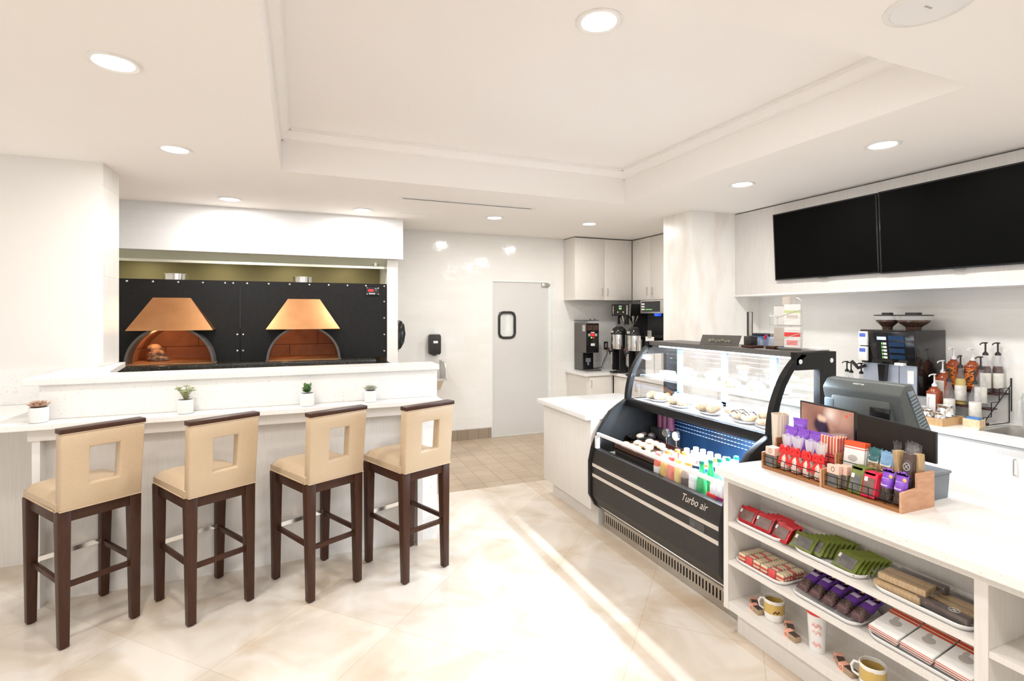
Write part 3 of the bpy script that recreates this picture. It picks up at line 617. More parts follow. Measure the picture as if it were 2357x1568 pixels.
b = B(t); b.prism([(-.03, -.02, .016), (.03, -.02, .016), (.02, -.02, -.002), (-.02, -.02, -.002)], (0, -.05, 0)); b.ob('nozzle', 'greym')
b = B(t); b.box((-.025, -.104, .165), (.035, -.1005, .195)); b.ob('label', 'paper')
t = thing('hand_sink', (1.62, 6.6, .86), 0, 'small steel hand sink with side splash beyond the bar end', 'sink')
b = B(t); b.box((-.30, -.19, 0), (.09, .15, .03)); b.prism([(-.30, -.15, 0), (.06, -.15, 0), (.02, -.12, -.12), (-.28, -.12, -.12)], (0, .26, 0)); b.ob('basin', 'steelp')
b = B(t); b.prism([(.082, -.18, .03), (.082, .15, .03), (.082, .15, .24), (.082, -.10, .22), (.082, -.16, .15)], (.008, 0, 0)); b.ob('side_splash', 'steel')

# ================================================================ ISLAND: low cabinet, display case, shelf counter
t = thing('island_cabinet', (2.6, 4.05, 0), 0, 'white cabinet at the far end of the island beside the display case', 'cabinet')
b = B(t, True); b.box((2.155, 3.625, .13), (2.98, 4.50, .8525)); b.ob('body', 'lam', bev=.002)
b = B(t, True); b.box((2.225, 3.625, 0), (2.95, 4.44, .1299)); b.ob('toe_kick', 'lam')
o = B().box((2.10, 3.612, .853), (3.02, 4.54, .893)).ob('island_worktop', 'quartz', bev=.004); tag(o, 'white quartz top of the low cabinet at the far island end', 'countertop')

DY0, DY1 = 2.165, 3.60
t = thing('display_case', (2.6, 2.88, 0), 0, 'curved glass refrigerated display case with black front and open lower deck', 'display case')
LOW = [(2.257, .125), (2.165, .182), (2.112, .275), (2.112, .54), (2.136, .645), (2.202, .79), (2.302, .922), (2.38, .972), (2.456, 1.012)]
def gcurve(n=12, o=0):
    pts = []
    P0, P1, P2, P3 = (2.456, 1.012), (2.462, 1.20), (2.55, 1.375), (2.700, 1.468)
    for i in range(n+1):
        q = i/n; a = [(1-q)**3, 3*q*(1-q)**2, 3*q*q*(1-q), q**3]
        pts.append((sum(w*p[0] for w, p in zip(a, (P0, P1, P2, P3)))+o, sum(w*p[1] for w, p in zip(a, (P0, P1, P2, P3)))))
    return pts
for y in (DY0, DY1-.04):
    b = B(t, True); b.prism([(x, y, z) for x, z in LOW]+[(2.99, y, 1.012), (2.99, y, .125)], (0, .04, 0)); b.ob('end_panel', 'blackm', smooth=30, bev=.003)
    b = B(t, True)     # black frame of the upper end glass
    g = gcurve(14); gi = [(x+.042, z-.006) for x, z in g]
    for (p, q, r_, s_) in zip(g, g[1:], gi, gi[1:]):
        b.hexa([(p[0], y, p[1]), (r_[0], y, r_[1]), (s_[0], y, s_[1]), (q[0], y, q[1])], [(p[0], y+.04, p[1]), (r_[0], y+.04, r_[1]), (s_[0], y+.04, s_[1]), (q[0], y+.04, q[1])])
    b.box((2.85, y, 1.0125), (2.99, y+.04, 1.478)); b.box((2.66, y, 1.375), (2.85, y+.04, 1.478)); b.ob('end_frame', 'blackm', smooth=30)
    b = B(t, True); b.prism([(x+.03, y+.017, z) for x, z in gcurve(10)[:-2]]+[(2.86, y+.017, 1.38), (2.86, y+.017, 1.013)], (0, .006, 0)); b.ob('end_glass', 'glass', smooth=0)
b = B(t, True)
for z in (1.425,):
    for x in (2.69, 2.95): b.cyl((x, DY0-.002, z), (x, DY0+.004, z), .014, n=16)
b.ob('frame_cap', 'capw')
y0, y1 = DY0+.0405, DY1-.0405
b = B(t, True); b.prism([(2.257, y0, .125), (2.175, y0, .19), (2.128, y0, .275), (2.128, y0, .545), (2.150, y0, .640), (2.20, y0, .640), (2.20, y0, .30), (2.30, y0, .125)], (0, y1-y0, 0)); b.ob('front_panel', pm('brown_black_panel', (.030, .026, .024), (.034, .030, .028), sc=20, rough=.45, spec=.35), smooth=0)
for z in (.517, .437):
    b = B(t, True); b.box((2.1255, y0+.0, z-.012), (2.1285, y1-.005, z+.012)); b.ob('trim_strip', 'tan')
b = B(t, True)
for y in (DY0+.05, DY1-.10): b.box((2.30, y, 0), (2.95, y+.05, .125))
b.ob('foot', 'steel')
b = B(t, True)     # slotted stainless plinth: real slots
n = 50; yy = DY0; L_ = DY1-.03-yy; p = L_/n
b.box((2.245, yy, .004), (2.256, yy+L_, .046)); b.box((2.245, yy, .105), (2.256, yy+L_, .128))
for i in range(n): b.box((2.245, yy+i*p, .046), (2.256, yy+i*p+p*.55, .105))
b.ob('slotted_plinth', 'steel', smooth=0)
b = B(t, True); b.prism([(2.249, y0, .1285), (2.168, y0, .1935), (2.172, y0, .197), (2.256, y0, .1285)], (0, y1-y0, 0)); b.ob('chamfer_plate', 'steel', smooth=0)
b = B(t, True); b.box((2.262, yy, .01), (2.30, DY1-.03, .124)); b.ob('plinth_back', 'blackm')
b = B(t, True); b.box((2.20, y0, .585), (2.86, y1, .6)); b.ob('lower_deck', 'milk')
b = B(t, True); b.box((2.80, y0, .60), (2.83, y1, .955)); b.ob('rear_duct', 'navy')
b = B(t, True)
for k in range(3):
    for j in range(44):
        b.box((2.797, y0+.02+j*.031, .78+k*.028), (2.7998, y0+.040+j*.031, .784+k*.028))
b.ob('air_slots', 'bluel')
b = B(t, True); b.box((2.452, y0, .957), (2.50, y1, 1.017)); b.ob('mid_bar', 'blackm', bev=.003)
b = B(t, True); b.box((2.4995, y0+.03, .952), (2.525, y1-.10, .9565)); b.ob('lower_led', 'led')
b = B(t, True); b.box((2.50, y0, .985), (2.85, y1, 1.012)); b.ob('upper_deck', 'milk')
b = B(t, True)
for (p, q, r_, s_) in zip(gcurve(14, .006), gcurve(14, .006)[1:], gcurve(14, .011), gcurve(14, .011)[1:]):
    b.hexa([(p[0], y0, p[1]), (r_[0], y0, r_[1]), (s_[0], y0, s_[1]), (q[0], y0, q[1])], [(p[0], y1, p[1]), (r_[0], y1, r_[1]), (s_[0], y1, s_[1]), (q[0], y1, q[1])])
b.ob('curved_glass', 'glass', smooth=60)
b = B(t, True); b.box((2.67, DY0+.0405, 1.448), (2.85, DY1-.0405, 1.482)); b.box((2.85, DY0+.0405, 1.448), (2.99, DY1-.0405, 1.482)); b.ob('top_panel', 'greym', bev=.003)
b = B(t, True); b.box((2.695, y0+.02, 1.436), (2.735, y1-.10, 1.4475)); b.ob('upper_led', 'led')
b = B(t, True); b.box((2.575, y0+.02, 1.205), (2.84, y1-.02, 1.211)); b.box((2.568, y0+.02, 1.190), (2.576, y1-.02, 1.213)); b.ob('glass_shelf', 'acryl', smooth=0)
b = B(t, True)
for y in (y0+.36, y0+.80, y1-.06): b.box((2.93, y-.025, 1.013), (2.95, y+.025, 1.447))
b.box((2.93, y0, 1.013), (2.95, y1, 1.045)); b.box((2.93, y0, 1.425), (2.95, y1, 1.447)); b.ob('sliding_door_frame', 'bluef')
b = B(t, True); b.box((2.938, y0, 1.045), (2.942, y1, 1.425)); b.ob('sliding_door_glass', 'glass')
b = B(t, True); b.prism([(2.152, y0, .64), (2.158, y0, .64), (2.182, y0, .745), (2.176, y0, .745)], (0, y1-y0, 0)); b.ob('front_glass', 'glass', smooth=0)
b = B(t, True); b.box((2.166, y0, .742), (2.190, y1, .765), .004); b.box((2.15, y1-.03, .645), (2.18, y1-.004, .742)); b.ob('front_rail', 'capw')
text('Turbo air', .062, 'tan', t, (2.1382-2.6, 2.425-2.88, .596), (77, 0, -90), shear=.25, sx=.9, name='maker_lettering')
b = B(t, True); b.box((2.1262, 2.325, .452), (2.1278, 2.45, .50)); lb = b.ob('spec_label', pm('dark_spec_label', (.06, .058, .055), (.05, .048, .046), rough=.3))
b = B(t, True)
for k in range(4): b.box((2.1256, 2.33, .458+k*.009), (2.1264, 2.385, .461+k*.009))
b.box((2.1256, 2.34, .492), (2.1264, 2.42, .4945)); b.box((2.1256, 2.40, .46), (2.1264, 2.44, .484)); b.ob('label_print', 'greym', par=lb)
for y, l in ((3.275, 'steel'), (3.16, 'paper')):
    b = B(t, True); b.m = b.m @ T(2.62, y, .60) @ RZ(90)
    b.cyl((0, .012, .185), (0, -.006, .185), .036, n=24); b.box((-.03, -.02, 0), (.03, .02, .01)); b.cyl((0, 0, 0), (0, 0, .16), .005, n=8); g = b.ob('thermometer', 'steelp')
    b = B(t, True); b.m = b.m @ T(2.62, y, .60) @ RZ(90); b.cyl((0, .0125, .185), (0, .0145, .185), .030, n=24); b.ob('dial', l, par=g)
for y in (2.35, 2.65, 2.95, 3.25): lamp('case_lamp', 'AREA', (2.715, y, 1.432), 20, .03, (.70, .84, 1), (0, R(8), 0), sy=.30)
for y in (2.30, 2.55): lamp('case_lamp', 'AREA', (2.56, y, .948), 14, .03, (.74, .87, 1), (0, R(15), 0), sy=.26)
lamp('case_lamp', 'AREA', (2.56, 3.0, .948), 4, .03, (.74, .87, 1), (0, R(15), 0), sy=.40)

# pastries: plates on the shelves of the case
def plate(x, y, z, label, L=.092, W_=.062):
    t = thing('plate', (x, y, z), 0, label, 'plate', 'plates in the display case'); b = B(t)
    b.lathe([(0, 0), (.6, .0), (.8, .006), (1, .016), (1, .020), (.8, .011), (.6, .005), (0, .005)], n=28, sx=W_, sy=L); b.ob('dish', 'ceram'); return t
PZ = 1.0125
spots = [(2.62, 3.38), (2.72, 3.20), (2.60, 3.10), (2.72, 2.92), (2.61, 2.80), (2.73, 2.66), (2.61, 2.50), (2.72, 2.38), (2.61, 2.31)]
PL = ['far end of the white deck', 'far end behind the first', 'middle beside the tall price card', 'back row near the middle', 'front row near the middle', 'back row behind the striped bun', 'front row holding the striped bun', 'near end by the curved frame', 'front row at the near end']
def pastry(name, kind, x, y, z, label, rz=0):
    t = thing(name, (x, y, z), rz, label, 'pastry', 'pastries in the display case'); b = B(t)
    if kind == 'roll':
        pts = [(-.06+.12*i/8, .022*sin(pi*i/8), .028) for i in range(9)]
        for i in range(8):
            r0 = .012+.020*sin(pi*(i+.5)/8); b.ell(((pts[i][0]+pts[i+1][0])/2, pts[i][1], .026), (.016, .034*sin(pi*(i+.5)/8)+.008, r0), 10, 6)
        b.ob('crust', 'pastry')
    elif kind == 'bun':
        b.ell((0, 0, .026), (.055, .045, .030), 16, 8); b.ob('dough', 'ball'); b = B(t)
        for k in range(4): b.tube([(-.045+.024*k, -.030, .044), (-.040+.024*k, 0, .0565), (-.035+.024*k, .030, .044)], .0035, 6)
        b.ob('chocolate_drizzle', 'choc' if kind2 == 'dark' else 'icing')
    elif kind == 'slice':
        b.box((-.06, -.035, 0), (.06, .035, .022), .004); b.ob('cake', 'cream'); b = B(t); b.box((-.058, -.033, .0221), (.058, .033, .034), .004); b.ob('icing', 'icing')
    elif kind == 'muffin':
        b.lathe([(0, 0), (.030, 0), (.042, .055), (0, .055)], n=20); b.ob('paper_case', 'bluel'); b = B(t); b.ell((0, 0, .062), (.050, .050, .028), 16, 8); b.ob('muffin_top', 'ball')
    elif kind == 'ring':
        b.tube([(.028*cos(i*pi/9), .028*sin(i*pi/9), .015) for i in range(18)], .015, 10, closed=True); b.ob('dough', 'pastry')
    return t
kind2 = 'light'; kinds = ['roll', 'bun', 'roll', 'bun', 'roll', 'slice', 'bun', 'roll', 'ring']
for i, ((x, y), l) in enumerate(zip(spots, PL)):
    plate(x, y, PZ, 'white plate of pastry on the lower case shelf, '+l)
    kind2 = 'dark' if i == 6 else 'light'
    k = kinds[i]
    for j, dy in enumerate((-.045, .045)):
        pastry({'roll': 'croissant', 'bun': 'iced_bun', 'slice': 'cake_slice', 'ring': 'ring_pastry'}[k], k, x+random.uniform(-.01, .01), y+dy, PZ+.0170,
               ('near' if j == 0 else 'far')+' pastry of the pair on the plate at the '+l, random.uniform(-12, 12))
SZ = 1.2115
for i, (x, y, k, l) in enumerate([(2.70, 3.36, 'slice', 'dark topped cake at the far end of the glass shelf'), (2.66, 3.10, 'muffin', 'muffin in a pale case, farther one on the glass shelf'), (2.66, 2.84, 'muffin', 'muffin in a pale case, nearer one on the glass shelf'),
                                  (2.67, 2.66, 'roll', 'croissant on the glass shelf beside the nearer muffin'), (2.69, 2.48, 'roll', 'croissant on the glass shelf by the leaning price card'), (2.70, 2.30, 'bun', 'iced bun at the near end of the glass shelf')]):
    kind2 = 'light'
    pastry({'roll': 'croissant', 'bun': 'iced_bun', 'slice': 'cake_slice', 'muffin': 'muffin'}[k], k, x, y, SZ+.0055, l, 90)
    o = B().box((x-.075, y-.085, SZ), (x+.075, y+.085, SZ+.005)).ob('serving_board', 'ceram', bev=.0015); tag(o, 'white serving board under the '+l.split(' at ')[0].split(' on ')[0].split(',')[0]+', '+ORD[i]+' along from the far end', 'serving board', 'boards on the glass shelf')
for i, (x, y, z, l) in enumerate([(2.60, 2.98, SZ, 'small clear price card between the two muffins'), (2.60, 2.42, SZ, 'small clear price card near the end of the glass shelf'), (2.555, 3.00, PZ, 'small clear price card standing among the lower plates')]):
    o = B(); o.prism([(x, y-.02, z), (x+.02, y-.02, z), (x+.045, y-.02, z+.075), (x+.042, y-.02, z+.075), (x+.018, y-.02, z+.004), (x, y-.02, z+.003)], (0, .04, 0)); tag(o.ob('price_card', 'acryl', smooth=0), l, 'price card', 'price cards in the display case')

# drinks and trays on the open lower deck
DZ = .6005
def drink(name, loc, liquid, cap, label, shape='juice', lab=None, group='bottled drinks in the open deck'):
    t = thing(name, loc, 0, label, 'bottle', group)
    if shape == 'juice': pr = [(0, 0), (.026, 0), (.030, .005), (.030, .105), (.027, .125), (.017, .146), (.017, .150), (0, .150)]; cz, cr, ch = .150, .019, .022
    elif shape == 'tall': pr = [(0, 0), (.028, 0), (.031, .006), (.031, .085), (.026, .11), (.014, .175), (.013, .198), (0, .198)]; cz, cr, ch = .198, .016, .020
    elif shape == 'slim': pr = [(0, 0), (.013, 0), (.016, .004), (.016, .09), (.010, .11), (0, .11)]; cz, cr, ch = .11, .011, .014
    else: pr = [(0, 0), (.028, 0), (.031, .004), (.031, .100), (.025, .120), (.023, .125), (0, .125)]; cz, cr, ch = .125, .0265, .022
    B(t).lathe(pr, n=16).ob('bottle_body', liquid)
    B(t).lathe([(0, cz+.0002), (cr, cz+.0002), (cr, cz+ch-.003), (cr-.003, cz+ch), (0, cz+ch)], n=16).ob('cap', cap)
    if lab: B(t).lathe([(.0312, .03), (.0316, .031), (.0316, .078), (.0312, .079)], n=16).ob('label', lab)
    return t
grid_x = [2.225, 2.30, 2.375, 2.45, 2.525, 2.60, 2.675]
rows = [  # (y, [(x-index, liquid, cap, shape, label colour)])
]
cols = {0: [('redj', 'redj', 'juice', 'paper'), ('yelj', 'capw', 'juice', None), ('redj', 'capr', 'juice', None), ('yelj', 'capo', 'juice', None), ('coffee', 'capn', 'wide', 'brown'), ('milk', 'capb', 'wide', 'paper')],
        1: [('peach', 'capo', 'juice', None), ('yelj', 'capw', 'juice', 'paper'), ('milk', 'capw', 'juice', 'redl'), ('peach', 'capo', 'wide', None), ('coffee', 'capn', 'wide', 'paper'), ('milk', 'capb', 'wide', 'redl')],
        2: [('redj', 'capo', 'juice', 'paper'), ('peach', 'capo', 'juice', None), ('milk', 'capw', 'juice', None), ('pinkj', 'capw', 'juice', 'paper'), ('milk', 'capo', 'wide', None), ('coffee', 'capn', 'wide', 'paper'), ('milk', 'capb', 'wide', None), ('milk', 'capn', 'wide', 'redl')],
        3: [('peach', 'capw', 'juice', None), ('peach', 'capw', 'juice', 'paper'), ('milk', 'capw', 'juice', None), ('milk', 'capw', 'juice', 'paper'), ('milk', 'capo', 'juice', None), ('peach', 'capo', 'wide', None), ('milk', 'capn', 'wide', None), ('milk', 'capw', 'wide', 'redl')],
        4: [('peach', 'capw', 'juice', None), ('peach', 'capw', 'juice', 'paper'), ('peach', 'capw', 'juice', None), ('peach', 'capw', 'juice', None), ('pinkj', 'capw', 'juice', None), ('pinkj', 'capw', 'juice', 'paper'), ('redj', 'capw', 'juice', None), ('redj', 'capw', 'juice', 'paper')]}
CN = {'redj': 'red juice', 'yelj': 'yellow juice', 'peach': 'peach juice', 'pinkj': 'pink juice', 'coffee': 'brown coffee', 'milk': 'white drink'}
CC = {'redj': 'red', 'capw': 'white', 'capr': 'red', 'capo': 'orange', 'capn': 'navy', 'capb': 'blue'}
RN = ['front row behind the low glass', 'second row from the glass', 'third row from the glass', 'fourth row from the glass', 'back row against the blue duct']
for c, items in cols.items():
    for i, (liq, cap, shp, lab) in enumerate(items):
        if i == 6: continue          # the green bottles stand there
        k = i-(i > 6); y = 2.878-i*.0685; x = 2.236+c*.080
        drink('drink_bottle', (x, y, DZ), liq, cap, '%s bottle with %s cap, %s in the %s' % (CN[liq], CC[cap], ORD[k], RN[c]), shp, lab)
for i, (x, y) in enumerate([(2.236, 2.467), (2.304, 2.467), (2.372, 2.467), (2.440, 2.467), (2.508, 2.467)]):
    drink('green_bottle', (x, y, DZ), 'lime' if i < 2 else 'limel', 'capg', 'green glass bottle with teal cap, %s counting back from the low glass' % ORD[i], 'tall', None, 'green glass bottles in the open deck')
for i, (y, n_) in enumerate([(3.46, 'farthest'), (3.40, 'middle'), (3.34, 'nearest')]):
    drink('grape_juice_bottle', (2.715, y, .78), 'grape', 'capw', 'dark purple juice bottle on the raised step, %s of the three' % n_, 'juice', None, 'purple juice bottles')
o = B().box((2.665, 3.315, DZ), (2.79, 3.535, .7795)).ob('raised_step', 'blackp', bev=.002); tag(o, 'black raised step carrying the purple juice bottles at the far case end', 'riser')
def carrier(label, name, x0, y0_, x1, y1_, z0, h, cells, mats, lab_cat='tray'):
    t = thing(name, ((x0+x1)/2, (y0_+y1_)/2, z0), 0, label, lab_cat); b = B(t, True); w = .012
    b.box((x0, y0_, z0), (x1, y1_, z0+.008)); b.box((x0, y0_, z0), (x0+w, y1_, z0+h)); b.box((x1-w, y0_, z0), (x1, y1_, z0+h)); b.box((x0, y0_, z0), (x1, y0_+w, z0+h)); b.box((x0, y1_-w, z0), (x1, y1_, z0+h)); b.ob('tray_body', mats, smooth=0); return t
carrier('brown lacquer tray holding pale dough balls and green salad cups', 'food_tray', 2.22, 2.90, 2.60, 3.40, DZ+.075, .035, 0, 'brown')
o = B().box((2.23, 2.91, DZ), (2.59, 3.39, DZ+.0745)).ob('tray_stand', 'blackp'); tag(o, 'dark stand under the brown lacquer food tray', 'stand')
carrier('black tray of dark rolls beside the brown lacquer tray', 'food_tray', 2.44, 3.42, 2.645, 3.545, DZ+.10, .022, 0, 'blackp')
o = B().box((2.47, 3.425, DZ), (2.61, 3.54, DZ+.0995)).ob('tray_stand', 'blackp'); tag(o, 'dark stand under the black tray of rolls', 'stand')
k = 0
for i in range(3):
    for j in range(3):
        x, y = 2.29+i*.11, 3.20+j*.07
        o = B().ell((0, 0, .024), (.038, .030, .024), 14, 8).ob('dough_ball', 'ball'); o.location = (x, y, DZ+.0835); tag(o, 'pale round bun, %s across in the %s row of the brown tray' % (ORD[i], ('nearer', 'middle', 'farther')[j]), 'bun', 'buns in the brown tray')
for i in range(2):
    for j in range(3):
        x, y = 2.31+i*.15, 2.95+j*.075
        t = thing('salad_cup', (x, y, DZ+.0835), 0, 'small cup of green salad, %s column, %s from the near end of the brown tray' % (('front', 'rear')[i], ORD[j]), 'salad', 'salad cups in the brown tray')
        B(t).lathe([(0, 0), (.024, 0), (.032, .030), (.030, .030), (.023, .003), (0, .003)], n=16).ob('cup', 'acryl'); b = B(t)
        for q in range(6): b.ell((.013*cos(q), .013*sin(q*1.05), .028+.004*(q % 2)), (.013, .012, .009), 8, 5)
        b.ob('salad', 'veg')
for i, (x, y) in enumerate([(2.51, 3.46), (2.57, 3.50), (2.61, 3.45)]):
    o = B().ell((0, 0, .020), (.034, .026, .020), 12, 7).ob('dark_roll', 'pastry' if i == 0 else 'beans'); o.location = (x, y, DZ+.108); tag(o, '%s roll on the small black tray at the far deck end' % ('large pale', 'dark back', 'dark front')[i], 'roll')
t = thing('drink_carrier', (2.254, 2.345, DZ), 0, 'red and magenta cardboard carrier of slim white bottles by the shelf counter', 'carton')
b = B(t); b.box((-.045, -.07, 0), (.045, .055, .003)); b.box((-.045, -.07, .003), (-.042, .055, .055)); b.box((.042, -.07, .003), (.045, .055, .055)); b.box((-.042, .052, .003), (.042, .055, .055)); b.ob('carton', 'redl', smooth=0)
b = B(t); b.box((-.0458, -.073, 0), (.0458, -.07, .055)); b.box((-.0460, -.07, .001), (-.0452, -.02, .054)); b.ob('printed_end', 'magenta', smooth=0)
b = B(t); b.ell((-.0462, -.052, .025), (.0008, .016, .012), 12, 6); b.ob('oval_logo', 'bluel')
for i in range(2):
    for j in range(3):
        drink('slim_bottle', (2.254-.02+i*.04, 2.345-.045+j*.038, DZ+.0032), 'milk', 'capw', 'slim white bottle in the red carrier, %s side, %s from the shelf counter' % (('glass', 'rear')[i], ORD[j]), 'slim', None, 'slim bottles in the red carrier')

# shelf counter on the near side
FX = 2.085
t = thing('shelf_counter', (2.5, 1.3, 0), 0, 'white laminate counter with open product shelves facing the room', 'counter')
b = B(t, True)
b.box((FX, 2.107, .145), (2.60, 2.138, .8525)); b.box((FX, .988, .145), (2.60, 1.027, .8525)); b.box((FX, .20, .145), (2.60, .235, .8525)); b.box((FX, 1.027, .815), (2.33, 2.107, .8525)); b.box((FX, .235, .815), (2.33, .988, .8525)); b.ob('side_frame', 'lam', smooth=0)
b = B(t, True); b.box((2.315, .235, .145), (2.335, 2.107, .8149)); b.ob('back_panel', 'lam')
for z in (.607, .405, .188):
    b = B(t, True); b.box((FX+.002, 1.0275, z-.020 if z > .2 else .146), (2.3145, 2.1065, z)); b.ob('shelf', 'lam')
for z in (.597, .188):
    b = B(t, True); b.box((FX+.002, .2355, z-.022 if z > .2 else .146), (2.3145, .9875, z)); b.ob('shelf', 'lam')
b = B(t, True); b.box((2.16, .20, 0), (2.95, 2.115, .1449)); b.ob('toe_kick', 'lam')
b = B(t, True); b.prism([(2.34, 2.138, .145), (2.95, 2.138, .145), (2.90, 1.62, .145), (2.60, .90, .145), (2.60, .24, .145), (2.34, .24, .145)], (0, 0, .707)); b.ob('rear_body', 'white', smooth=0)
o = B().prism([(2.032, 2.147, .853), (3.0, 2.147, .853), (2.985, 1.62, .853), (2.79, 1.20, .853), (2.62, .80, .853), (2.62, .15, .853), (2.032, .15, .853)], (0, 0, .040)).ob('counter_worktop', 'quartz', smooth=0, bev=.004); tag(o, 'white quartz top of the shelf counter under the wooden crates', 'countertop')

def platter(y0, y1, z, label, x0=2.100, x1=2.298):
    t = thing('serving_platter', ((x0+x1)/2, (y0+y1)/2, z), 0, label, 'platter', 'white platters on the counter shelves'); b = B(t); hx, hy = (x1-x0)/2, (y1-y0)/2
    rows = []
    for f, zz in ((.80, 0), (.90, .003), (.985, .014), (1, .020), (.985, .0225), (.96, .020), (.88, .009), (.80, .006)):
        rows.append([b.v((x, y, zz)) for x, y in rrect(0, 0, hx*2*f, hy*2*(1-(1-f)*hx/hy), .05*f, 5)])
    for p, q in zip(rows, rows[1:]):
        for k in range(len(p)): b.f([p[k], p[(k+1) % len(p)], q[(k+1) % len(p)], q[k]])
    b.f(rows[0][::-1]); b.f(rows[-1]); b.ob('platter_body', 'ceram'); return t
Z1, Z2, Z3 = .6072, .4052, .1882
platter(1.795, 2.095, Z1, 'white platter of red sachets on the top counter shelf'); platter(1.425, 1.745, Z1, 'white platter of green sachets on the top counter shelf'); platter(1.045, 1.385, Z1, 'white platter of film wrapped bars on the top counter shelf')
platter(1.79, 2.095, Z2, 'white platter of striped candies on the middle shelf'); platter(1.44, 1.755, Z2, 'white platter of purple chocolate bags on the middle shelf'); platter(1.05, 1.405, Z2, 'white platter of white and orange pouches on the middle shelf')

def sachet(name, wrap, window, w=.105, h=.082):
    """flat sachet standing on its long edge, front towards -X, width along Y"""
    t = thing(name, (0, 0, 0), 0, '', 'sachet')
    b = B(t); b.m = RZ(-90); b.pouch(w, h, .009, crimp=.10, bot=.05, nx=10, nz=8, seed=3); b.ob('wrapper', wrap, smooth=60)
    b = B(t); b.m = RZ(-90); b.grid(lambda u, q: (-.041+.082*u, -.0047-.0006*sin(pi*u), .014+.052*q), 4, 3); b.ob('window', window, smooth=60)
    b = B(t); b.m = RZ(-90); b.box((-.046, -.0052, .046), (-.034, -.0038, .064)); b.ob('logo_patch', 'paper')
    return t
p = sachet('red_sachet', 'red', 'winr'); n = 0
RS = [(2.150, 2.045, 0), (2.172, 2.030, 0), (2.150, 1.939, 0), (2.168, 1.926, 0), (2.186, 1.914, 0), (2.204, 1.902, 0), (2.222, 1.890, 0), (2.135, 1.826, -12), (2.155, 1.829, -12), (2.175, 1.823, -12), (2.195, 1.820, -12)]
RL = ['front red sachet alone at the far end of its platter', 'red sachet right behind the front one at the far platter end', 'front red sachet of the middle stack on the platter']+['%s red sachet from the front in the middle stack' % ORD[i] for i in range(1, 5)]+['front red sachet turned at the near end of the platter']+['%s red sachet from the front in the near turned stack' % ORD[i] for i in range(1, 4)]
for i, ((x, y, a), l) in enumerate(zip(RS, RL)): place(p, i == 0, (x-.018, y, Z1+.010), (0, 32, a), l, 'red sachets on the top shelf')
p = sachet('green_sachet', 'green', 'wing', .115)
GS = [(2.145, 1.685-.004*i, 0) for i in range(1)]+[(2.150+.017*i, 1.668-.011*i, 0) for i in range(7)]+[(2.135+.0155*i, 1.505-.009*i, -8) for i in range(7)]
GL = ['front green sachet tipped at the far end of its platter']+['%s green sachet from the front in the far leaning row' % ORD[i] for i in range(7)]+['%s green sachet from the front in the near leaning row' % ORD[i] for i in range(7)]
for i, ((x, y, a), l) in enumerate(zip(GS, GL)): place(p, i == 0, (x-.022 if i else x-.034, y+(.02 if i == 0 else 0), Z1+.0150), (0, 42, a), l, 'green sachets on the top shelf')
def wrapped_bar(mat, L=.165):
    t = thing('wrapped_bar', (0, 0, 0), 0, '', 'wrapped bar'); b = B(t); b.box((-.019, -L/2, 0), (.019, L/2, .026), .004); b.ob('bar', mat)
    b = B(t); b.box((-.021, -L/2-.002, -.0012), (.021, L/2+.002, .0285), .004); 
    for s in (-1, 1): b.grid(lambda u, q: (-.021+.042*u, s*(L/2+.003+.020*q), .013+.010*q*sin(9*u)+.004*q), 8, 2)
    b.ob('clear_film', 'filmb', smooth=30); return t
pa = wrapped_bar('wafer'); pb = wrapped_bar('choc')
WB = [(0, 2.135, 1.295, .014, 2, 'tan wafer bar lying lowest at the front of the film wrapped pile'), (0, 2.180, 1.295, .014, 2, 'tan wafer bar in the bottom row, second from the shelf front'), (1, 2.225, 1.29, .014, 0, 'dark bar in the bottom row, third from the shelf front'), (1, 2.268, 1.28, .014, 0, 'dark bar at the back of the film wrapped pile'),
      (0, 2.150, 1.285, .044, 4, 'tan wafer bar on top at the front of the pile'), (0, 2.195, 1.29, .044, 3, 'tan wafer bar on top behind the front one'), (1, 2.240, 1.27, .044, 2, 'dark bar on top at the back by the panel'),
      (1, 2.140, 1.142, .018, -4, 'dark bar with a round seal at the near platter end'), (0, 2.190, 1.142, .016, -3, 'tan wafer bar behind the sealed dark bar'), (0, 2.235, 1.14, .016, 0, 'tan wafer bar third behind the sealed dark bar'), (1, 2.272, 1.138, .016, 0, 'dark bar last behind the sealed dark bar')]
seen = [0, 0]; spare = []
for k, x, y, dz, a, l in WB:
    pr = (pa, pb)[k]; place(pr, seen[k] == 0, (x, y, Z1+dz), (0, 0, a), l, 'film wrapped bars on the top shelf'); seen[k] += 1
    if l.startswith('dark bar with a round'): seal = (x, y, Z1+dz)
t = thing('bar_seal', (seal[0], seal[1]-.03, seal[2]+.0288), -90, 'round white seal stuck on the near dark wrapped bar', 'sticker'); 
b = B(t); b.tube([(.016*cos(i*pi/10), .016*sin(i*pi/10), .0006) for i in range(20)], .0008, 5, closed=True); b.ob('ring', 'paper'); b = B(t)
for s in (-1, 1): b.tube([(s*.009, -.008, .0006), (-s*.003, 0, .0006), (s*.009, .008, .0006)], .0007, 5)
b.ob('knot', 'paper')
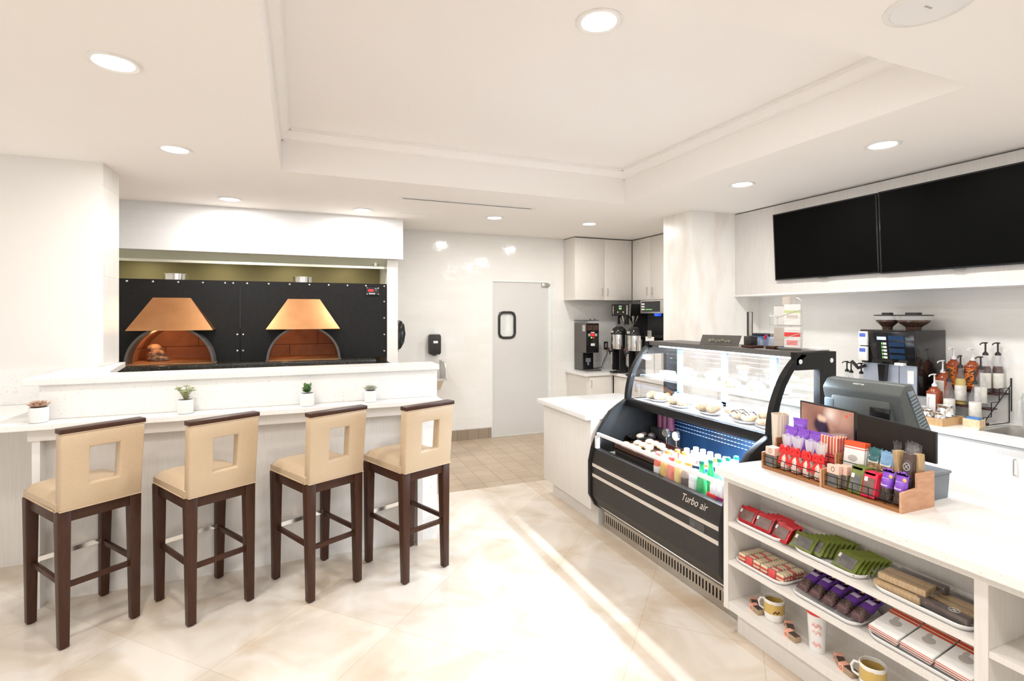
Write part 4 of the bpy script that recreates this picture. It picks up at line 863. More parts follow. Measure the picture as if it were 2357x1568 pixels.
# candy blocks in two stripe kinds
def candy(mat):
    t = thing('wrapped_candy', (0, 0, 0), 0, '', 'candy'); b = B(t); b.box((-.0075, -.021, 0), (.0075, .021, .042), .0068, 3); b.ob('biscuit', mat)
    b = B(t); b.box((-.0085, -.0225, -.0006), (.0085, .0225, .0440), .003); b.ob('clear_film', 'filmb'); return t
pc = [candy('stripe'), candy('redl')]; seen = [0, 0]
for c in range(6):
    for r_ in range(8):
        k = 1 if (c in (1, 4) and r_ in (0, 2, 5)) or (r_ == 4 and c in (2, 5)) else 0
        place(pc[k], seen[k] == 0, (2.128+r_*.0186, 2.055-c*.0462, Z2+.0075), (0, 8, 0), '%s candy, %s from the front in the %s file from the far end' % (('striped gold', 'plain red')[k], ORD[r_], ORD[c]), 'wrapped candies on the middle shelf'); seen[k] += 1
def choc_bag():
    t = thing('chocolate_bag', (0, 0, 0), 0, '', 'bag of chocolates')
    b = B(t); b.m = RX(0) @ RZ(-90); b.pouch(.058, .132, .038, crimp=.12, bot=.10, nx=8, nz=14, jag=.004, seed=5, mi=lambda u, q: 1 if q < .24 else (2 if q < .46 else 0)); o = b.ob('bag', ['purpd', 'pinkb', 'beans'], smooth=60)
    b = B(t); b.m = RZ(-90); b.grid(lambda u, q: (-.018+.036*u, -.019*(1-abs((-.018+.036*u)/.029)**3)**.5*(.84-.40*q)-.0012, .088+.020*q), 6, 4); b.ob('label', 'lilac', smooth=60)
    b = B(t); b.m = RZ(-90); b.ell((.012, -.013, .128), (.007, .002, .006), 8, 6); b.ob('gold_emblem', 'goldt'); return t
p = choc_bag()
for i in range(5): place(p, i == 0, (2.120, 1.702-i*.0618, Z2+.034), (0, 60, random.uniform(-4, 4)-2*i), 'purple bag of chocolates, %s in the front row from the far end' % ORD[i], 'purple chocolate bags on the middle shelf')
for i in range(4): place(p, False, (2.256, 1.690-i*.062, Z2+.014), (0, 8, random.uniform(-3, 3)), 'purple bag of chocolates, %s in the back row from the far end' % ORD[i], 'purple chocolate bags on the middle shelf')
def flat_pouch(name='flat_pouch'):
    t = thing(name, (0, 0, 0), 0, '', 'pouch')     # lies flat: length along X, width along Y
    b = B(t); b.box((-.085, -.056, 0), (.085, .056, .009), .004); b.ob('pouch_body', 'paper')
    b = B(t)
    for x in (.052,): b.box((x, -.0562, .0088), (x+.008, .0562, .0097))
    b.box((.034, -.0561, .0086), (.0856, .0561, .0096)); b.box((.074, -.0563, -.0002), (.0855, .0563, .0093)); b.ob('orange_edging', 'orange'); b = B(t); b.box((-.0853, -.0562, .0086), (-.0825, .0562, .0094)); b.ob('orange_edging', 'orange'); b = B(t); b.box((.044, -.0563, .0096), (.048, .0563, .0099)); b.ob('white_stripe', 'paper'); b = B(t); b.box((.064, -.0563, .0096), (.068, .0563, .0099)); b.ob('white_stripe', 'paper')
    b = B(t); b.ell((-.005, 0, .0088), (.020, .024, .0012), 12, 5); b.ell((.018, .012, .0088), (.016, .010, .0012), 10, 5); b.ob('bird_print', 'grey'); return t
p = flat_pouch(); n = 0
for s, (y, nn) in enumerate([(1.342, 3), (1.2245, 3), (1.107, 3)]):
    for k in range(nn):
        place(p, n == 0, (2.200-.008*k, y-.006*k, Z2+.0410+k*.0130), (0, -15, -3+2*(k % 2)), 'white pouch with orange edging, %s from the bottom of the %s pile' % (ORD[k], ('far', 'middle', 'near')[s]), 'white pouches on the middle shelf'); n += 1
def kraft_box():
    t = thing('chocolate_box', (0, 0, 0), 0, '', 'small box'); b = B(t); b.box((-.017, -.033, 0), (.017, .033, .024), .002); b.ob('box', 'kraft')
    b = B(t); b.box((-.0155, -.0315, .0241), (.0155, .010, .0252)); b.ob('window', 'choc')
    b = B(t); b.box((-.0176, .0095, -.0001), (.0176, .0336, .0256)); b.ob('salmon_band', 'salmon')
    b = B(t); b.tube([(-.0178, .021+.006*cos(i*.63), .012+.006*sin(i*.63)) for i in range(10)], .0009, 5, closed=True); b.ob('ring_print', 'walnut'); return t
p = kraft_box()
BX = [((2.178, 2.022), -38, 'small kraft box with salmon band, back one beside the first mug'), ((2.145, 1.975), -12, 'small kraft box with salmon band, front one beside the first mug'), ((2.165, 1.800), -40, 'small kraft box with salmon band, back one between mug and tumbler'), ((2.120, 1.748), -6, 'small kraft box with salmon band, front one between mug and tumbler'), ((2.160, 1.545), -40, 'small kraft box with salmon band, back one beyond the tumbler'), ((2.135, 1.492), -10, 'small kraft box with salmon band, front one beyond the tumbler')]
for i, ((x, y), a, l) in enumerate(BX):
    o = place(p, i == 0, (x, y, Z3), (0, 0, a), l, 'kraft boxes on the bottom shelf'); o.scale = (1, 1, 1.1)
MUGM = bands('mug_glaze', [(0, (.84, .82, .78)), (.42, (.62, .43, .13)), (.90, (.84, .82, .78))], axis=2, scale=9.8, jit=.10, rough=.2)
def mug():
    t = thing('gold_mug', (0, 0, 0), 0, '', 'mug'); r = .047; h = .102
    B(t).lathe([(0, 0), (r-.008, 0), (r-.004, .004), (r, .03), (r, h-.002), (r-.002, h), (r-.004, h-.002), (r-.004, .008), (0, .006)], n=32).ob('cup_body', MUGM)
    b = B(t); b.tube([(0, r-.002, .082), (0, r+.018, .080), (0, r+.028, .060), (0, r+.022, .036), (0, r-.002, .028)], .005, 8); b.ob('handle', 'ceram')
    b = B(t)
    for k in range(4):
        a = 200+k*9; q = (cos(R(a)), sin(R(a))); b.ell(((r+.0003)*q[0], (r+.0003)*q[1], .048+.006*(k % 2)), (.004, .004, .005), 6, 4)
    b.ob('flower_print', 'walnut'); return t
p = mug(); place(p, True, (2.178, 1.900, Z3), (0, 0, 20), 'white mug with a broad gold band, beside the first kraft boxes', 'gold banded mugs'); place(p, False, (2.140, 1.395, Z3), (0, 0, 20), 'white mug with a broad gold band, below the pouches', 'gold banded mugs')
t = thing('lidded_tumbler', (2.155, 1.650, Z3), 0, 'tall white travel tumbler with a red lid and red print', 'tumbler')
B(t).lathe([(0, 0), (.031, 0), (.033, .004), (.041, .165), (.038, .168), (0, .168)], n=32).ob('tumbler_body', 'ceram'); B(t).lathe([(0, .1681), (.043, .1681), (.044, .178), (.040, .184), (.010, .186), (0, .186)], n=32).ob('red_lid', 'redl')
b = B(t)
for zc, s in ((.125, .018), (.095, .015), (.04, .016)):
    for k in range(6):
        a = R(190+k*9); rr = .0335+.047*zc; b.ell(((rr)*cos(a), rr*sin(a), zc+.006*sin(k*2.2)), (.0035, .0045, s*.5*(.6+.4*abs(sin(k*1.7)))), 6, 5)
b.ob('red_print', pm('faded_red_print', (.80, .36, .32), (.84, .60, .55), sc=40, rough=.4))

# ================================================================ COUNTERTOP: crates, their goods, screens, register
CT = .8932
def crate(y0, y1, label):
    t = thing('display_crate', (2.35, (y0+y1)/2, CT), 0, label, 'crate', 'two step wooden crates'); x0, xs, x1 = 2.247, 2.330, 2.462; w = .010
    for k, (ya, mt) in enumerate(((y0, 'oakp'), (y1-w, 'oak'))):
        b = B(t, True); b.prism([(x0, ya, CT), (x1, ya, CT), (x1, ya, CT+.150), (xs+.018, ya, CT+.150), (xs+.018, ya, CT+.092), (x0, ya, CT+.083)], (0, w, 0)); b.ob('side_panel', mt, smooth=0, bev=.001)
    b = B(t, True); b.box((x0+.002, y0+w, CT), (x1, y1-w, CT+.010)); b.ob('bottom_board', 'oak')
    b = B(t, True); b.box((x0, y0+w, CT), (x0+.008, y1-w, CT+.016)); b.ob('front_lip', 'oak')
    b = B(t, True); b.box((xs+.012, y0+w, CT+.010), (xs+.020, y1-w, CT+.060)); b.box((xs+.0205, y0+w, CT+.050), (x1-.0085, y1-w, CT+.060)); b.ob('step_board', 'oak')
    b = B(t, True); b.box((x1-.008, y0+w, CT+.0105), (x1, y1-w, CT+.125)); b.ob('back_board', 'oak')
    for zz in (CT+.034, CT+.064):
        b = B(t, True); b.cyl((x0+.006, y0+.004, zz), (x0+.006, y1-.004, zz), .0022, n=6); b.ob('wire_rail', 'blackm')
    b = B(t, True)
    for k in range(1, 5): yv = y0+(y1-y0)*k/5; b.cyl((x0+.006, yv, CT+.012), (x0+.006, yv, CT+.066), .0016, n=6)
    b.ob('wire_uprights', 'blackm')
    for zz in (CT+.094, CT+.122):
        b = B(t, True); b.cyl((xs+.020, y0+.004, zz), (xs+.020, y1-.004, zz), .0020, n=6); b.ob('wire_rail', 'blackm')
    return t
crate(1.699, 2.040, 'stepped oak crate of ribboned candy bags beside the display case'); crate(1.350, 1.695, 'stepped oak crate of sachets and nut bags at the pale end panel')
IZ = CT+.0140; UZ = CT+.0645       # floors of the front and rear step
TALL = {'kraft_pouch': 1.32, 'green_sachet': 1.32, 'red_sachet': 1.34, 'purple_bag': 1.22, 'film_bar': 1.20, 'candy_bag': 1.24, 'striped_pack': 1.26}
def lean(name, cat, builder, places, group):
    p = builder(name, cat)
    for i, (loc, rot, lab) in enumerate(places): place(p, i == 0, loc, rot, lab, group).scale = (1, 1, TALL.get(name, 1))
def kraft_pouch(name, cat):
    t = thing(name, (0, 0, 0), 0, '', cat); b = B(t); b.box((-.010, -.028, 0), (.010, .028, .074), .003); b.ob('pouch_body', 'kraft')
    b = B(t); b.box((-.0112, -.0255, .004), (-.0102, .0255, .045)); b.ob('window', 'wing')
    b = B(t); b.box((-.0114, -.0285, .046), (.0114, .0285, .0755)); b.ob('salmon_label', pm('pale_salmon_label', (.86, .56, .45), rough=.5))
    b = B(t); b.tube([(-.0118, .008*cos(i*.63), .061+.008*sin(i*.63)) for i in range(10)], .0009, 5, closed=True); b.ob('ring_print', 'walnut'); return t
lean('kraft_pouch', 'small pouch', kraft_pouch, [((2.269, 1.655, IZ), (0, 4, 0), 'kraft pouch with salmon top, first from the crate divider'), ((2.295, 1.636, IZ), (0, 4, 0), 'kraft pouch with salmon top, second from the crate divider'), ((2.3195, 1.622, IZ), (0, 4, 0), 'kraft pouch with salmon top, third from the crate divider'),
     ((2.271, 2.0012, IZ), (0, 4, 0), 'kraft pouch with salmon top in the far crate corner, front one'), ((2.299, 2.0012, IZ), (0, 4, 0), 'kraft pouch with salmon top in the far crate corner, rear one')], 'kraft pouches in the crates')
def upright(wrap, win, w=.060, h=.090, label_m='paper'):
    def mk(name, cat):
        t = thing(name, (0, 0, 0), 0, '', cat); b = B(t); b.m = RZ(-90); b.pouch(w, h, .0078, crimp=.10, bot=.06, nx=8, nz=12, jag=.001, seed=8); b.ob('wrapper', wrap, smooth=60)
        b = B(t); b.m = RZ(-90); b.grid(lambda u, q: (-.022+.044*u, -.0043-.0004*sin(pi*u), .010+.052*q), 3, 4); b.ob('window', win, smooth=60)
        b = B(t); b.m = RZ(-90); b.box((-.022, -.0050, .050), (-.008, -.0036, .064)); b.ob('logo_patch', label_m); return t
    return mk
lean('green_sachet', 'sachet', upright('green', 'wing'), [((2.268+.0096*i, 1.562-.001*i, IZ+.002), (0, 18, 0), '%s green sachet from the wire in the near crate' % ORD[i]) for i in range(5)], 'green sachets in the near crate')
lean('red_sachet', 'sachet', upright(pm('crimson_wrap', (.74, .015, .06), (.62, .01, .045), sc=30, rough=.28), 'winr', h=.082), [((2.266+.009*i, 1.501-.001*i, IZ+.002), (0, 16, 0), '%s crimson sachet from the wire in the near crate' % ORD[i]) for i in range(4)], 'crimson sachets in the near crate')
def purple_bag(name, cat, w=.050, h=.112, dark='beans'):
    t = thing(name, (0, 0, 0), 0, '', cat); b = B(t); b.m = RZ(-90); b.pouch(w, h, .036, crimp=.12, bot=.08, nx=10, nz=14, jag=.006, seed=12, mi=lambda u, q: 1 if q < .42 else 0); b.ob('bag', ['purple', dark], smooth=45)
    b = B(t); b.m = RZ(-90); b.grid(lambda u, q: (-.019+.029*u, -.018*(1-abs((-.019+.029*u)/.025)**3)**.5*(1-.30*q)-.0009, .052+.028*q), 6, 4); b.ob('label', 'lilac', smooth=60)
    b = B(t); b.m = RZ(-90); b.ell((.016, -.0115, .088), (.008, .003, .007), 10, 6); b.ob('gold_emblem', 'goldt'); return t
lean('purple_bag', 'bag of chocolates', purple_bag, [((2.296, 1.443, IZ), (0, 10, 0), 'purple bag of dark nuts beside the crimson sachets'), ((2.296, 1.3885, IZ), (0, 10, 0), 'purple bag of dark nuts at the pale crate end')], 'purple nut bags in the near crate')
def white_pouch(name, cat):
    t = thing(name, (0, 0, 0), 0, '', cat); b = B(t); b.box((-.004, -.045, 0), (.004, .045, .150), .003); b.ob('pouch_body', 'paper')
    b = B(t); b.box((-.0046, -.0455, .128), (.0046, .0455, .1505)); b.ob('orange_top', 'orange')
    b = B(t); b.box((-.0046, -.0455, .118), (.0046, .0455, .122)); b.ob('orange_band', 'orange'); b = B(t); b.box((-.0046, -.0455, .018), (.0046, .0455, .022)); b.ob('orange_band', 'orange')
    b = B(t); b.m = T(-.0042, 0, .075) @ RY(90); b.ell((0, .004, 0), (.016, .022, .0012), 12, 5); b.ob('bird_print', 'grey'); return t
lean('white_pouch', 'pouch', white_pouch, [((2.366+.012*i, 1.634-.002*i, UZ), (0, 10, 8), '%s upright white pouch with orange top in the near crate' % ORD[i]) for i in range(3)], 'upright white pouches in the near crate')
def nut_bag(top):
    def mk(name, cat):
        t = thing(name, (0, 0, 0), 0, '', cat); b = B(t); b.m = RZ(-90); b.pouch(.062, .142, .034, crimp=.10, bot=.08, nx=10, nz=14, jag=.005, seed=21, mi=lambda u, q: 1 if q < .60 else 0); b.ob('bag', [top, 'pop'], smooth=45)
        b = B(t); b.m = RZ(-90); b.grid(lambda u, q: (-.022+.044*u, -.017*(1-abs((-.022+.044*u)/.031)**3)**.5*(1-.38*q)-.0010, .076+.030*q), 6, 4); b.ob('frosted_label', 'labelw', smooth=60); return t
    return mk
lean('nut_bag', 'bag of nuts', nut_bag('teal'), [((2.385, 1.552, UZ), (0, 8, 0), 'dark teal topped bag of nut clusters beside the white pouches')], None)
lean('nut_bag', 'bag of nuts', nut_bag('sky'), [((2.372, 1.492, UZ), (0, 8, 0), 'blue topped bag of nut clusters, one nearer the teal bag'), ((2.426, 1.482, UZ), (0, 8, -5), 'blue topped bag of nut clusters, one nearer the film wrapped bars')], 'blue nut bags')
def film_bar(mat):
    def mk(name, cat):
        t = thing(name, (0, 0, 0), 0, '', cat); b = B(t); b.box((-.012, -.020, 0), (.012, .020, .128), .003); b.ob('bar', mat)
        b = B(t); b.m = RZ(-90); b.pouch(.044, .160, .032, crimp=.16, bot=.02, nx=8, nz=12, jag=.006, seed=31); b.ob('clear_film', 'filmb', smooth=30)
        if mat == 'choc':
            b = B(t); b.tube([(-.0190, .013*cos(i*pi/8), .082+.013*sin(i*pi/8)) for i in range(16)], .0009, 5, closed=True); b.ob('seal_ring', 'paper'); b = B(t)
            for s in (-1, 1): b.tube([(-.0190, s*.008, .075), (-.0190, -s*.003, .082), (-.0190, s*.008, .089)], .0008, 5)
            b.ob('seal_knot', 'paper')
        return t
    return mk
lean('film_bar', 'wrapped bar', film_bar('wafer'), [((2.398, 1.440, UZ), (0, 6, 82), 'tan bar in clear film standing next to the blue nut bags'), ((2.418, 1.381, UZ), (0, 2, 84), 'tan bar in clear film at the pale crate end, rear one')], 'tan film bars in the near crate')
lean('film_bar', 'wrapped bar', film_bar('choc'), [((2.373, 1.402, UZ), (0, 6, 0), 'dark bar in clear film with round seal, rear step of near crate'), ((2.431, 1.420, UZ), (0, 4, 10), 'dark bar in clear film behind the sealed dark bar')], 'dark film bars in the near crate')
def bow_bag(name, cat):
    t = thing(name, (0, 0, 0), 0, '', cat)
    b = B(t); b.lathe([(0, 0), (.024, .001), (.027, .012), (.026, .045), (.016, .066), (.009, .074), (0, .074)], n=16, sx=1, sy=1); b.ob('candy_fill', 'candy')
    b = B(t)
    rows = []
    for r_, z in ((.009, .0745), (.015, .090), (.022, .118), (.026, .142)):
        rows.append([b.v(((r_*(1+.22*sin(5*a)))*cos(a)*.75, (r_*(1+.22*sin(5*a)))*sin(a), z+.004*sin(3*a))) for a in [2*pi*k/24 for k in range(24)]])
    for p_, q_ in zip(rows, rows[1:]):
        for k in range(24): b.f([p_[k], p_[(k+1) % 24], q_[(k+1) % 24], q_[k]])
    b.f(rows[0]); b.ob('gathered_film', 'film', smooth=60)
    b = B(t)
    for s in (-1, 1):
        b.m = T(-.014, 0, .072) @ RX(s*18); b.tube([(0, 0, 0), (-.006, s*.013, .017), (-.004, s*.021, .018), (-.002, s*.0245, .004), (-.004, s*.021, -.008), (-.004, s*.012, -.003), (0, 0, 0)], .0085, 6)
    b.m = T(-.016, 0, .072); b.ell((0, 0, 0), (.008, .009, .009), 10, 6)
    for s in (-1, 1): b.hexa([(0, s*.002, 0), (0, s*.012, .0), (-.010, s*.034, -.045), (-.012, s*.014, -.050)], [(.002, s*.002, 0), (.002, s*.012, .0), (-.008, s*.034, -.045), (-.010, s*.014, -.050)])
    b.ob('ribbon_bow', 'redb', smooth=50); return t
lean('candy_bag', 'bag of candy', bow_bag, [((2.302, 1.936, IZ), (0, 4, 5), 'clear candy bag with red bow, farthest in the front row'), ((2.302, 1.8745, IZ), (0, 3, 8), 'clear candy bag with red bow, second in the front row'), ((2.302, 1.8085, IZ), (0, 3, -6), 'clear candy bag with red bow, third in the front row'), ((2.302, 1.7475, IZ), (0, 2, 6), 'clear candy bag with red bow, beside the crate divider')], 'ribboned candy bags')
def foil_bag(name, cat):
    t = thing(name, (0, 0, 0), 0, '', cat); b = B(t); b.m = RZ(-90); b.pouch(.070, .150, .034, crimp=.08, bot=.06, nx=10, nz=14, jag=.004, seed=41); b.ob('bag', 'purple', smooth=40)
    b = B(t); b.m = RZ(-90); b.box((-.036, -.0020, .139), (.036, .0020, .152)); b.ob('sealed_top', 'purple'); return t
lean('purple_foil_bag', 'bag', foil_bag, [((2.385+.004*i, 1.985-i*.066, UZ), (0, 6, 0), 'purple foil bag standing %s from the display case in the rear step' % ORD[i]) for i in range(4)]+[((2.425, 1.955, UZ+.045), (0, 2, 14), 'purple foil bag standing highest, with a white side strip')], 'purple foil bags in the far crate')
def cane_pack(name, cat):
    t = thing(name, (0, 0, 0), 0, '', cat); b = B(t); b.box((-.008, -.022, .055), (.008, .022, .122), .005); b.ob('striped_biscuit', 'stripv')
    b = B(t); b.box((-.0075, -.021, .005), (.0075, .021, .0545), .005); b.ob('red_wrap', 'redb')
    b = B(t); b.box((-.009, -.0235, .0), (.009, .0235, .132), .004); b.ob('clear_film', 'filmb'); return t
lean('striped_pack', 'wrapped biscuit', cane_pack, [((2.362, 1.772, UZ), (0, 3, 0), 'striped biscuit in film, alone next to the purple bags')]+[((2.362+.0205*i, 1.724, UZ), (0, 2, 0), '%s striped biscuit from the front in the stack at the crate divider' % ORD[i]) for i in range(4)], 'striped biscuits in the far crate')
t = thing('cup_stack', (2.435, 2.085, CT), 0, 'tall stack of ribbed paper cups beside the far crate', 'cups')
B(t).lathe([(0, 0), (.034, 0), (.041, .150), (.041, .151), (.0415, .151), (.0415, .156), (.041, .156), (.044, .262), (.042, .262), (.038, .20), (0, .20)], n=32).ob('cup', 'sleeve')
# two small screens on a post, facing the room
t = thing('customer_screens', (2.53, 1.70, CT), 0, 'pair of slim customer screens behind the crates, one dark', 'screen')
b = B(t, True)
b.box((2.515, 1.685, CT), (2.535, 1.715, 1.13)); b.box((2.48, 1.64, CT), (2.57, 1.76, CT+.010)); b.ob('post', 'blackp')
def slab(y0, x0, y1, x1, z0, z1a, z1b, th):   # y0 far end -> y1 near end
    return ([(x0, y0, z0), (x1, y1, z0), (x1+th, y1, z0), (x0+th, y0, z0)], [(x0, y0, z1a), (x1, y1, z1b), (x1+th, y1, z1b), (x0+th, y0, z1a)])
b = B(t, True); b.hexa(*slab(2.030, 2.520, 1.712, 2.500, 1.045, 1.232, 1.226, .012)); s1 = b.ob('screen_body', 'blackp')
b = B(t, True); b.hexa(*slab(2.022, 2.5185, 1.720, 2.4993, 1.053, 1.225, 1.219, .001)); 
def poster():
    m, N, L, P = nm('coffee_picture'); g = N.new('ShaderNodeNewGeometry'); base = N.new('ShaderNodeTexNoise'); base.inputs['Scale'].default_value = 6; L.new(g.outputs['Position'], base.inputs[0])
    cr = N.new('ShaderNodeValToRGB'); e = cr.color_ramp.elements; e[0].color = (.14, .07, .05, 1); e[1].color = (.42, .22, .15, 1); e[0].position = .35; e[1].position = .65; L.new(base.outputs[0], cr.inputs[0]); src = cr.outputs[0]
    for (y, z, r_, c, soft) in ((1.935, 1.17, .10, (.20, .09, .06), 1), (1.84, 1.185, .055, (.80, .68, .60), 1), (1.855, 1.12, .055, (.42, .24, .15), .9), (1.905, 1.125, .050, (.03, .018, .022), .45), (1.885, 1.105, .045, (.03, .018, .022), .5), (1.905, 1.160, .024, (.62, .44, .30), .7), (1.885, 1.157, .022, (.62, .44, .30), .7), (1.775, 1.17, .09, (.40, .23, .17), .9), (1.757, 1.194, .009, (.60, .07, .05), .6), (1.733, 1.206, .007, (.60, .08, .06), .6)):
        d = N.new('ShaderNodeVectorMath'); d.operation = 'DISTANCE'; sp = N.new('ShaderNodeSeparateXYZ'); cb = N.new('ShaderNodeCombineXYZ'); L.new(g.outputs['Position'], sp.inputs[0]); L.new(sp.outputs[1], cb.inputs[1]); L.new(sp.outputs[2], cb.inputs[2])
        L.new(cb.outputs[0], d.inputs[0]); d.inputs[1].default_value = (0, y, z); mr = N.new('ShaderNodeMapRange'); mr.inputs[1].default_value = r_*(1-soft); mr.inputs[2].default_value = r_; mr.inputs[3].default_value = 1; mr.inputs[4].default_value = 0
        L.new(d.outputs['Value'], mr.inputs[0]); mx = N.new('ShaderNodeMixRGB'); L.new(mr.outputs[0], mx.inputs[0]); L.new(src, mx.inputs[1]); mx.inputs[2].default_value = rgba(c); src = mx.outputs[0]
    L.new(src, P.inputs['Base Color']); L.new(src, P.inputs['Emission Color']); P.inputs['Emission Strength'].default_value = .45; P.inputs['Roughness'].default_value = .3
    return m
b.ob('lit_picture', poster(), par=s1)
b = B(t, True); b.hexa(*slab(1.704, 2.497, 1.352, 2.475, 1.070, 1.222, 1.203, .012)); s2 = b.ob('screen_body', 'blackp')
b = B(t, True); b.hexa(*slab(1.698, 2.4955, 1.358, 2.4742, 1.076, 1.216, 1.197, .001)); b.ob('dark_screen', 'panelb', par=s2)
# register terminal seen from behind
t = thing('register_terminal', (2.80, 1.83, CT), 0, 'dark grey cash register terminal with a blue vented side', 'register')
b = B(t, True); b.box((2.74, 1.72, CT), (2.93, 1.94, CT+.04), .01); b.prism([(2.78, 1.78, CT+.04), (2.84, 1.78, CT+.04), (2.82, 1.78, 1.22), (2.77, 1.78, 1.22)], (0, .10, 0)); b.ob('foot', 'posg')
b = B(t, True); b.prism([(2.745, 1.650, 1.255), (2.735, 1.650, 1.295), (2.775, 1.650, 1.345), (2.835, 1.650, 1.350), (3.00, 1.650, 1.09), (2.93, 1.650, 1.07), (2.78, 1.650, 1.15)], (0, .415, 0)); hd = b.ob('housing', 'posg', bev=.010)
b = B(t, True); b.box((2.738, 1.70, 1.10), (2.80, 2.02, 1.262), .02); b.ob('rear_bulge', 'posg')
b = B(t, True); b.box((2.734, 1.70, 1.04), (2.745, 1.80, 1.222), .004); b.ob('connector_recess', 'blackg')
b = B(t, True); b.prism([(2.785, 1.645, 1.315), (2.83, 1.645, 1.320), (2.975, 1.645, 1.09), (2.90, 1.645, 1.10)], (0, .0048, 0)); sv = b.ob('vented_side', 'posb', bev=.001)
for k in range(11):
    b = B(t, True); f = k/10; x = 2.815+.10*f; z = 1.292-.165*f; b.prism([(x-.016, 1.6435, z-.012), (x+.030, 1.6435, z+.004), (x+.028, 1.6435, z+.0075), (x-.018, 1.6435, z-.0085)], (0, .0014, 0)); b.ob('vent_slot', 'blackp', par=sv)
b = B(t, True); b.box((2.738, 1.99, 1.10), (2.765, 2.055, 1.235), .006); b.ob('side_cover', 'posb')
text('micros', .022, 'paper', t, (2.7555-2.80, 1.87-1.83, 1.330-CT), (48, 0, -90), name='maker_lettering')
t = thing('cash_drawer', (2.62, 1.48, CT), 0, 'slate grey cash drawer behind the near crate', 'cash drawer')
b = B(t, True); b.prism([(2.50, 1.395, CT), (2.640, 1.395, CT), (2.655, 1.395, CT+.105), (2.50, 1.395, CT+.105)], (0, .20, 0)); b.ob('body', 'drawer', bev=.004)
b = B(t, True); b.box((2.500, 1.392, CT+.1055), (2.662, 1.60, CT+.118), .003); b.ob('lid', 'drawer')

# ================================================================ ON TOP OF THE DISPLAY CASE
TP = 1.4825
t = thing('counter_sign', (2.70, 2.82, TP), 0, 'dark slanted sign panel with faded gold letters on the case top', 'sign')
b = B(t, True); b.hexa([(2.665, 2.965, TP), (2.745, 2.690, TP), (2.752, 2.692, TP), (2.672, 2.967, TP)], [(2.69, 2.96, TP+.072), (2.785, 2.695, TP+.073), (2.792, 2.697, TP+.073), (2.697, 2.962, TP+.072)]); b.ob('panel', 'greym')
b = B(t, True)
for k in range(7):
    f = .25+.5*k/6; x, y = 2.665+.08*f+.0135, 2.965-.275*f; b.ell((x-.0022, y, TP+.034+.004*sin(k*2)), (.0022, .018, .010), 10, 6)
b.ob('faded_lettering', pm('faded_gold', (.20, .18, .14), (.26, .24, .19), rough=.5))
t = thing('tablet_holder', (2.74, 2.56, TP), -12, 'black upright tablet holder on a brown wood block', 'stand')
b = B(t); b.box((-.045, -.055, 0), (.045, .055, .017), .003); b.ob('wood_block', 'walnut')
b = B(t); b.box((-.030, -.012, .0172), (.030, .048, .075), .002); b.ob('black_box', 'blackp')
b = B(t); b.box((-.004, .030, .0755), (.004, .052, .235)); b.box((-.003, .0, .0755), (.0035, .0298, .235)); b.ob('upright_screen', 'blackp'); b = B(t); b.box((-.0045, -.0005, .078), (-.0032, .0300, .233)); b.ob('screen_face', 'mirror')
t = thing('pen_holder', (2.79, 2.50, TP), 0, 'clear box of cards and pens behind the tablet holder', 'holder')
b = B(t); b.box((-.02, -.025, 0), (.02, .025, .055)); b.ob('clear_box', 'acryl')
for k, (c, dx, dy, h_) in enumerate((('red', -.008, .010, .085), ('capb', .0, .0, .09), ('paper', .008, -.008, .08), ('paper', -.002, -.014, .078))):
    b = B(t); b.m = RX(12-8*k); b.box((dx-.001, dy-.009, .057), (dx+.001, dy+.009, h_)); b.ob('card', c)
t = thing('acrylic_sign_stand', (2.745, 2.41, TP), 0, 'clear upright acrylic holder in a small brown block', 'stand')
b = B(t); b.box((-.020, -.033, 0), (.020, .033, .020), .002); b.ob('wood_block', 'walnut'); b = B(t); b.box((-.012, -.004, .0202), (.012, .004, .225)); b.ob('clear_panel', 'acryl')
for i, (x, y, l) in enumerate([(2.93, 2.66, 'blue snack box with a black lid behind the card holder'), (2.93, 2.54, 'blue snack box with a black lid beside the card rack')]):
    t = thing('snack_box', (x, y, TP), 0, l, 'box'); b = B(t); b.box((-.035, -.05, 0), (.035, .05, .072), .002); b.ob('box', 'blue'); b = B(t); b.box((-.0362, -.038, .008), (-.0352, .030, .060)); b.ob('pale_picture', 'bluel'); b = B(t); b.box((-.038, -.053, .0722), (.038, .053, .090), .006); b.ob('lid', 'blackp')
# wire rack of gift cards
t = thing('card_rack', (2.80, 2.31, TP), 0, 'tall wire rack of gift cards at the near case end', 'card rack')
b = B(t, True); b.cyl((2.78, 2.31, TP), (2.78, 2.31, TP+.008), .062, n=24); b.ob('base', 'greym')
b = B(t, True); b.cyl((2.79, 2.315, TP+.008), (2.79, 2.315, TP+.285), .004, n=8); b.ob('centre_pole', 'steel')
b = B(t, True); b.tube([(2.765, 2.215, TP+.012), (2.765, 2.213, TP+.16), (2.763, 2.222, TP+.30), (2.765, 2.240, TP+.315), (2.768, 2.262, TP+.315)], .0028, 6); b.ob('side_wire', 'steel')
for zz in (TP+.012, TP+.150):
    b = B(t, True); b.tube([(2.715, 2.345, zz), (2.758, 2.218, zz), (2.80, 2.24, zz), (2.84, 2.39, zz), (2.765, 2.370, zz), (2.715, 2.345, zz)], .0025, 6); b.ob('basket_wire', 'steel')
    b = B(t, True); b.tube([(2.712, 2.350, zz+.045), (2.735, 2.27, zz+.075), (2.757, 2.212, zz+.095)], .0025, 6); b.ob('holding_wire', 'steel')
    b = B(t, True); b.tube([(2.82, 2.445, zz), (2.771, 2.450, zz+.002), (2.771, 2.450, zz+.058), (2.771, 2.392, zz+.058), (2.771, 2.392, zz)], .0025, 6); b.ob('side_pocket', 'steel')
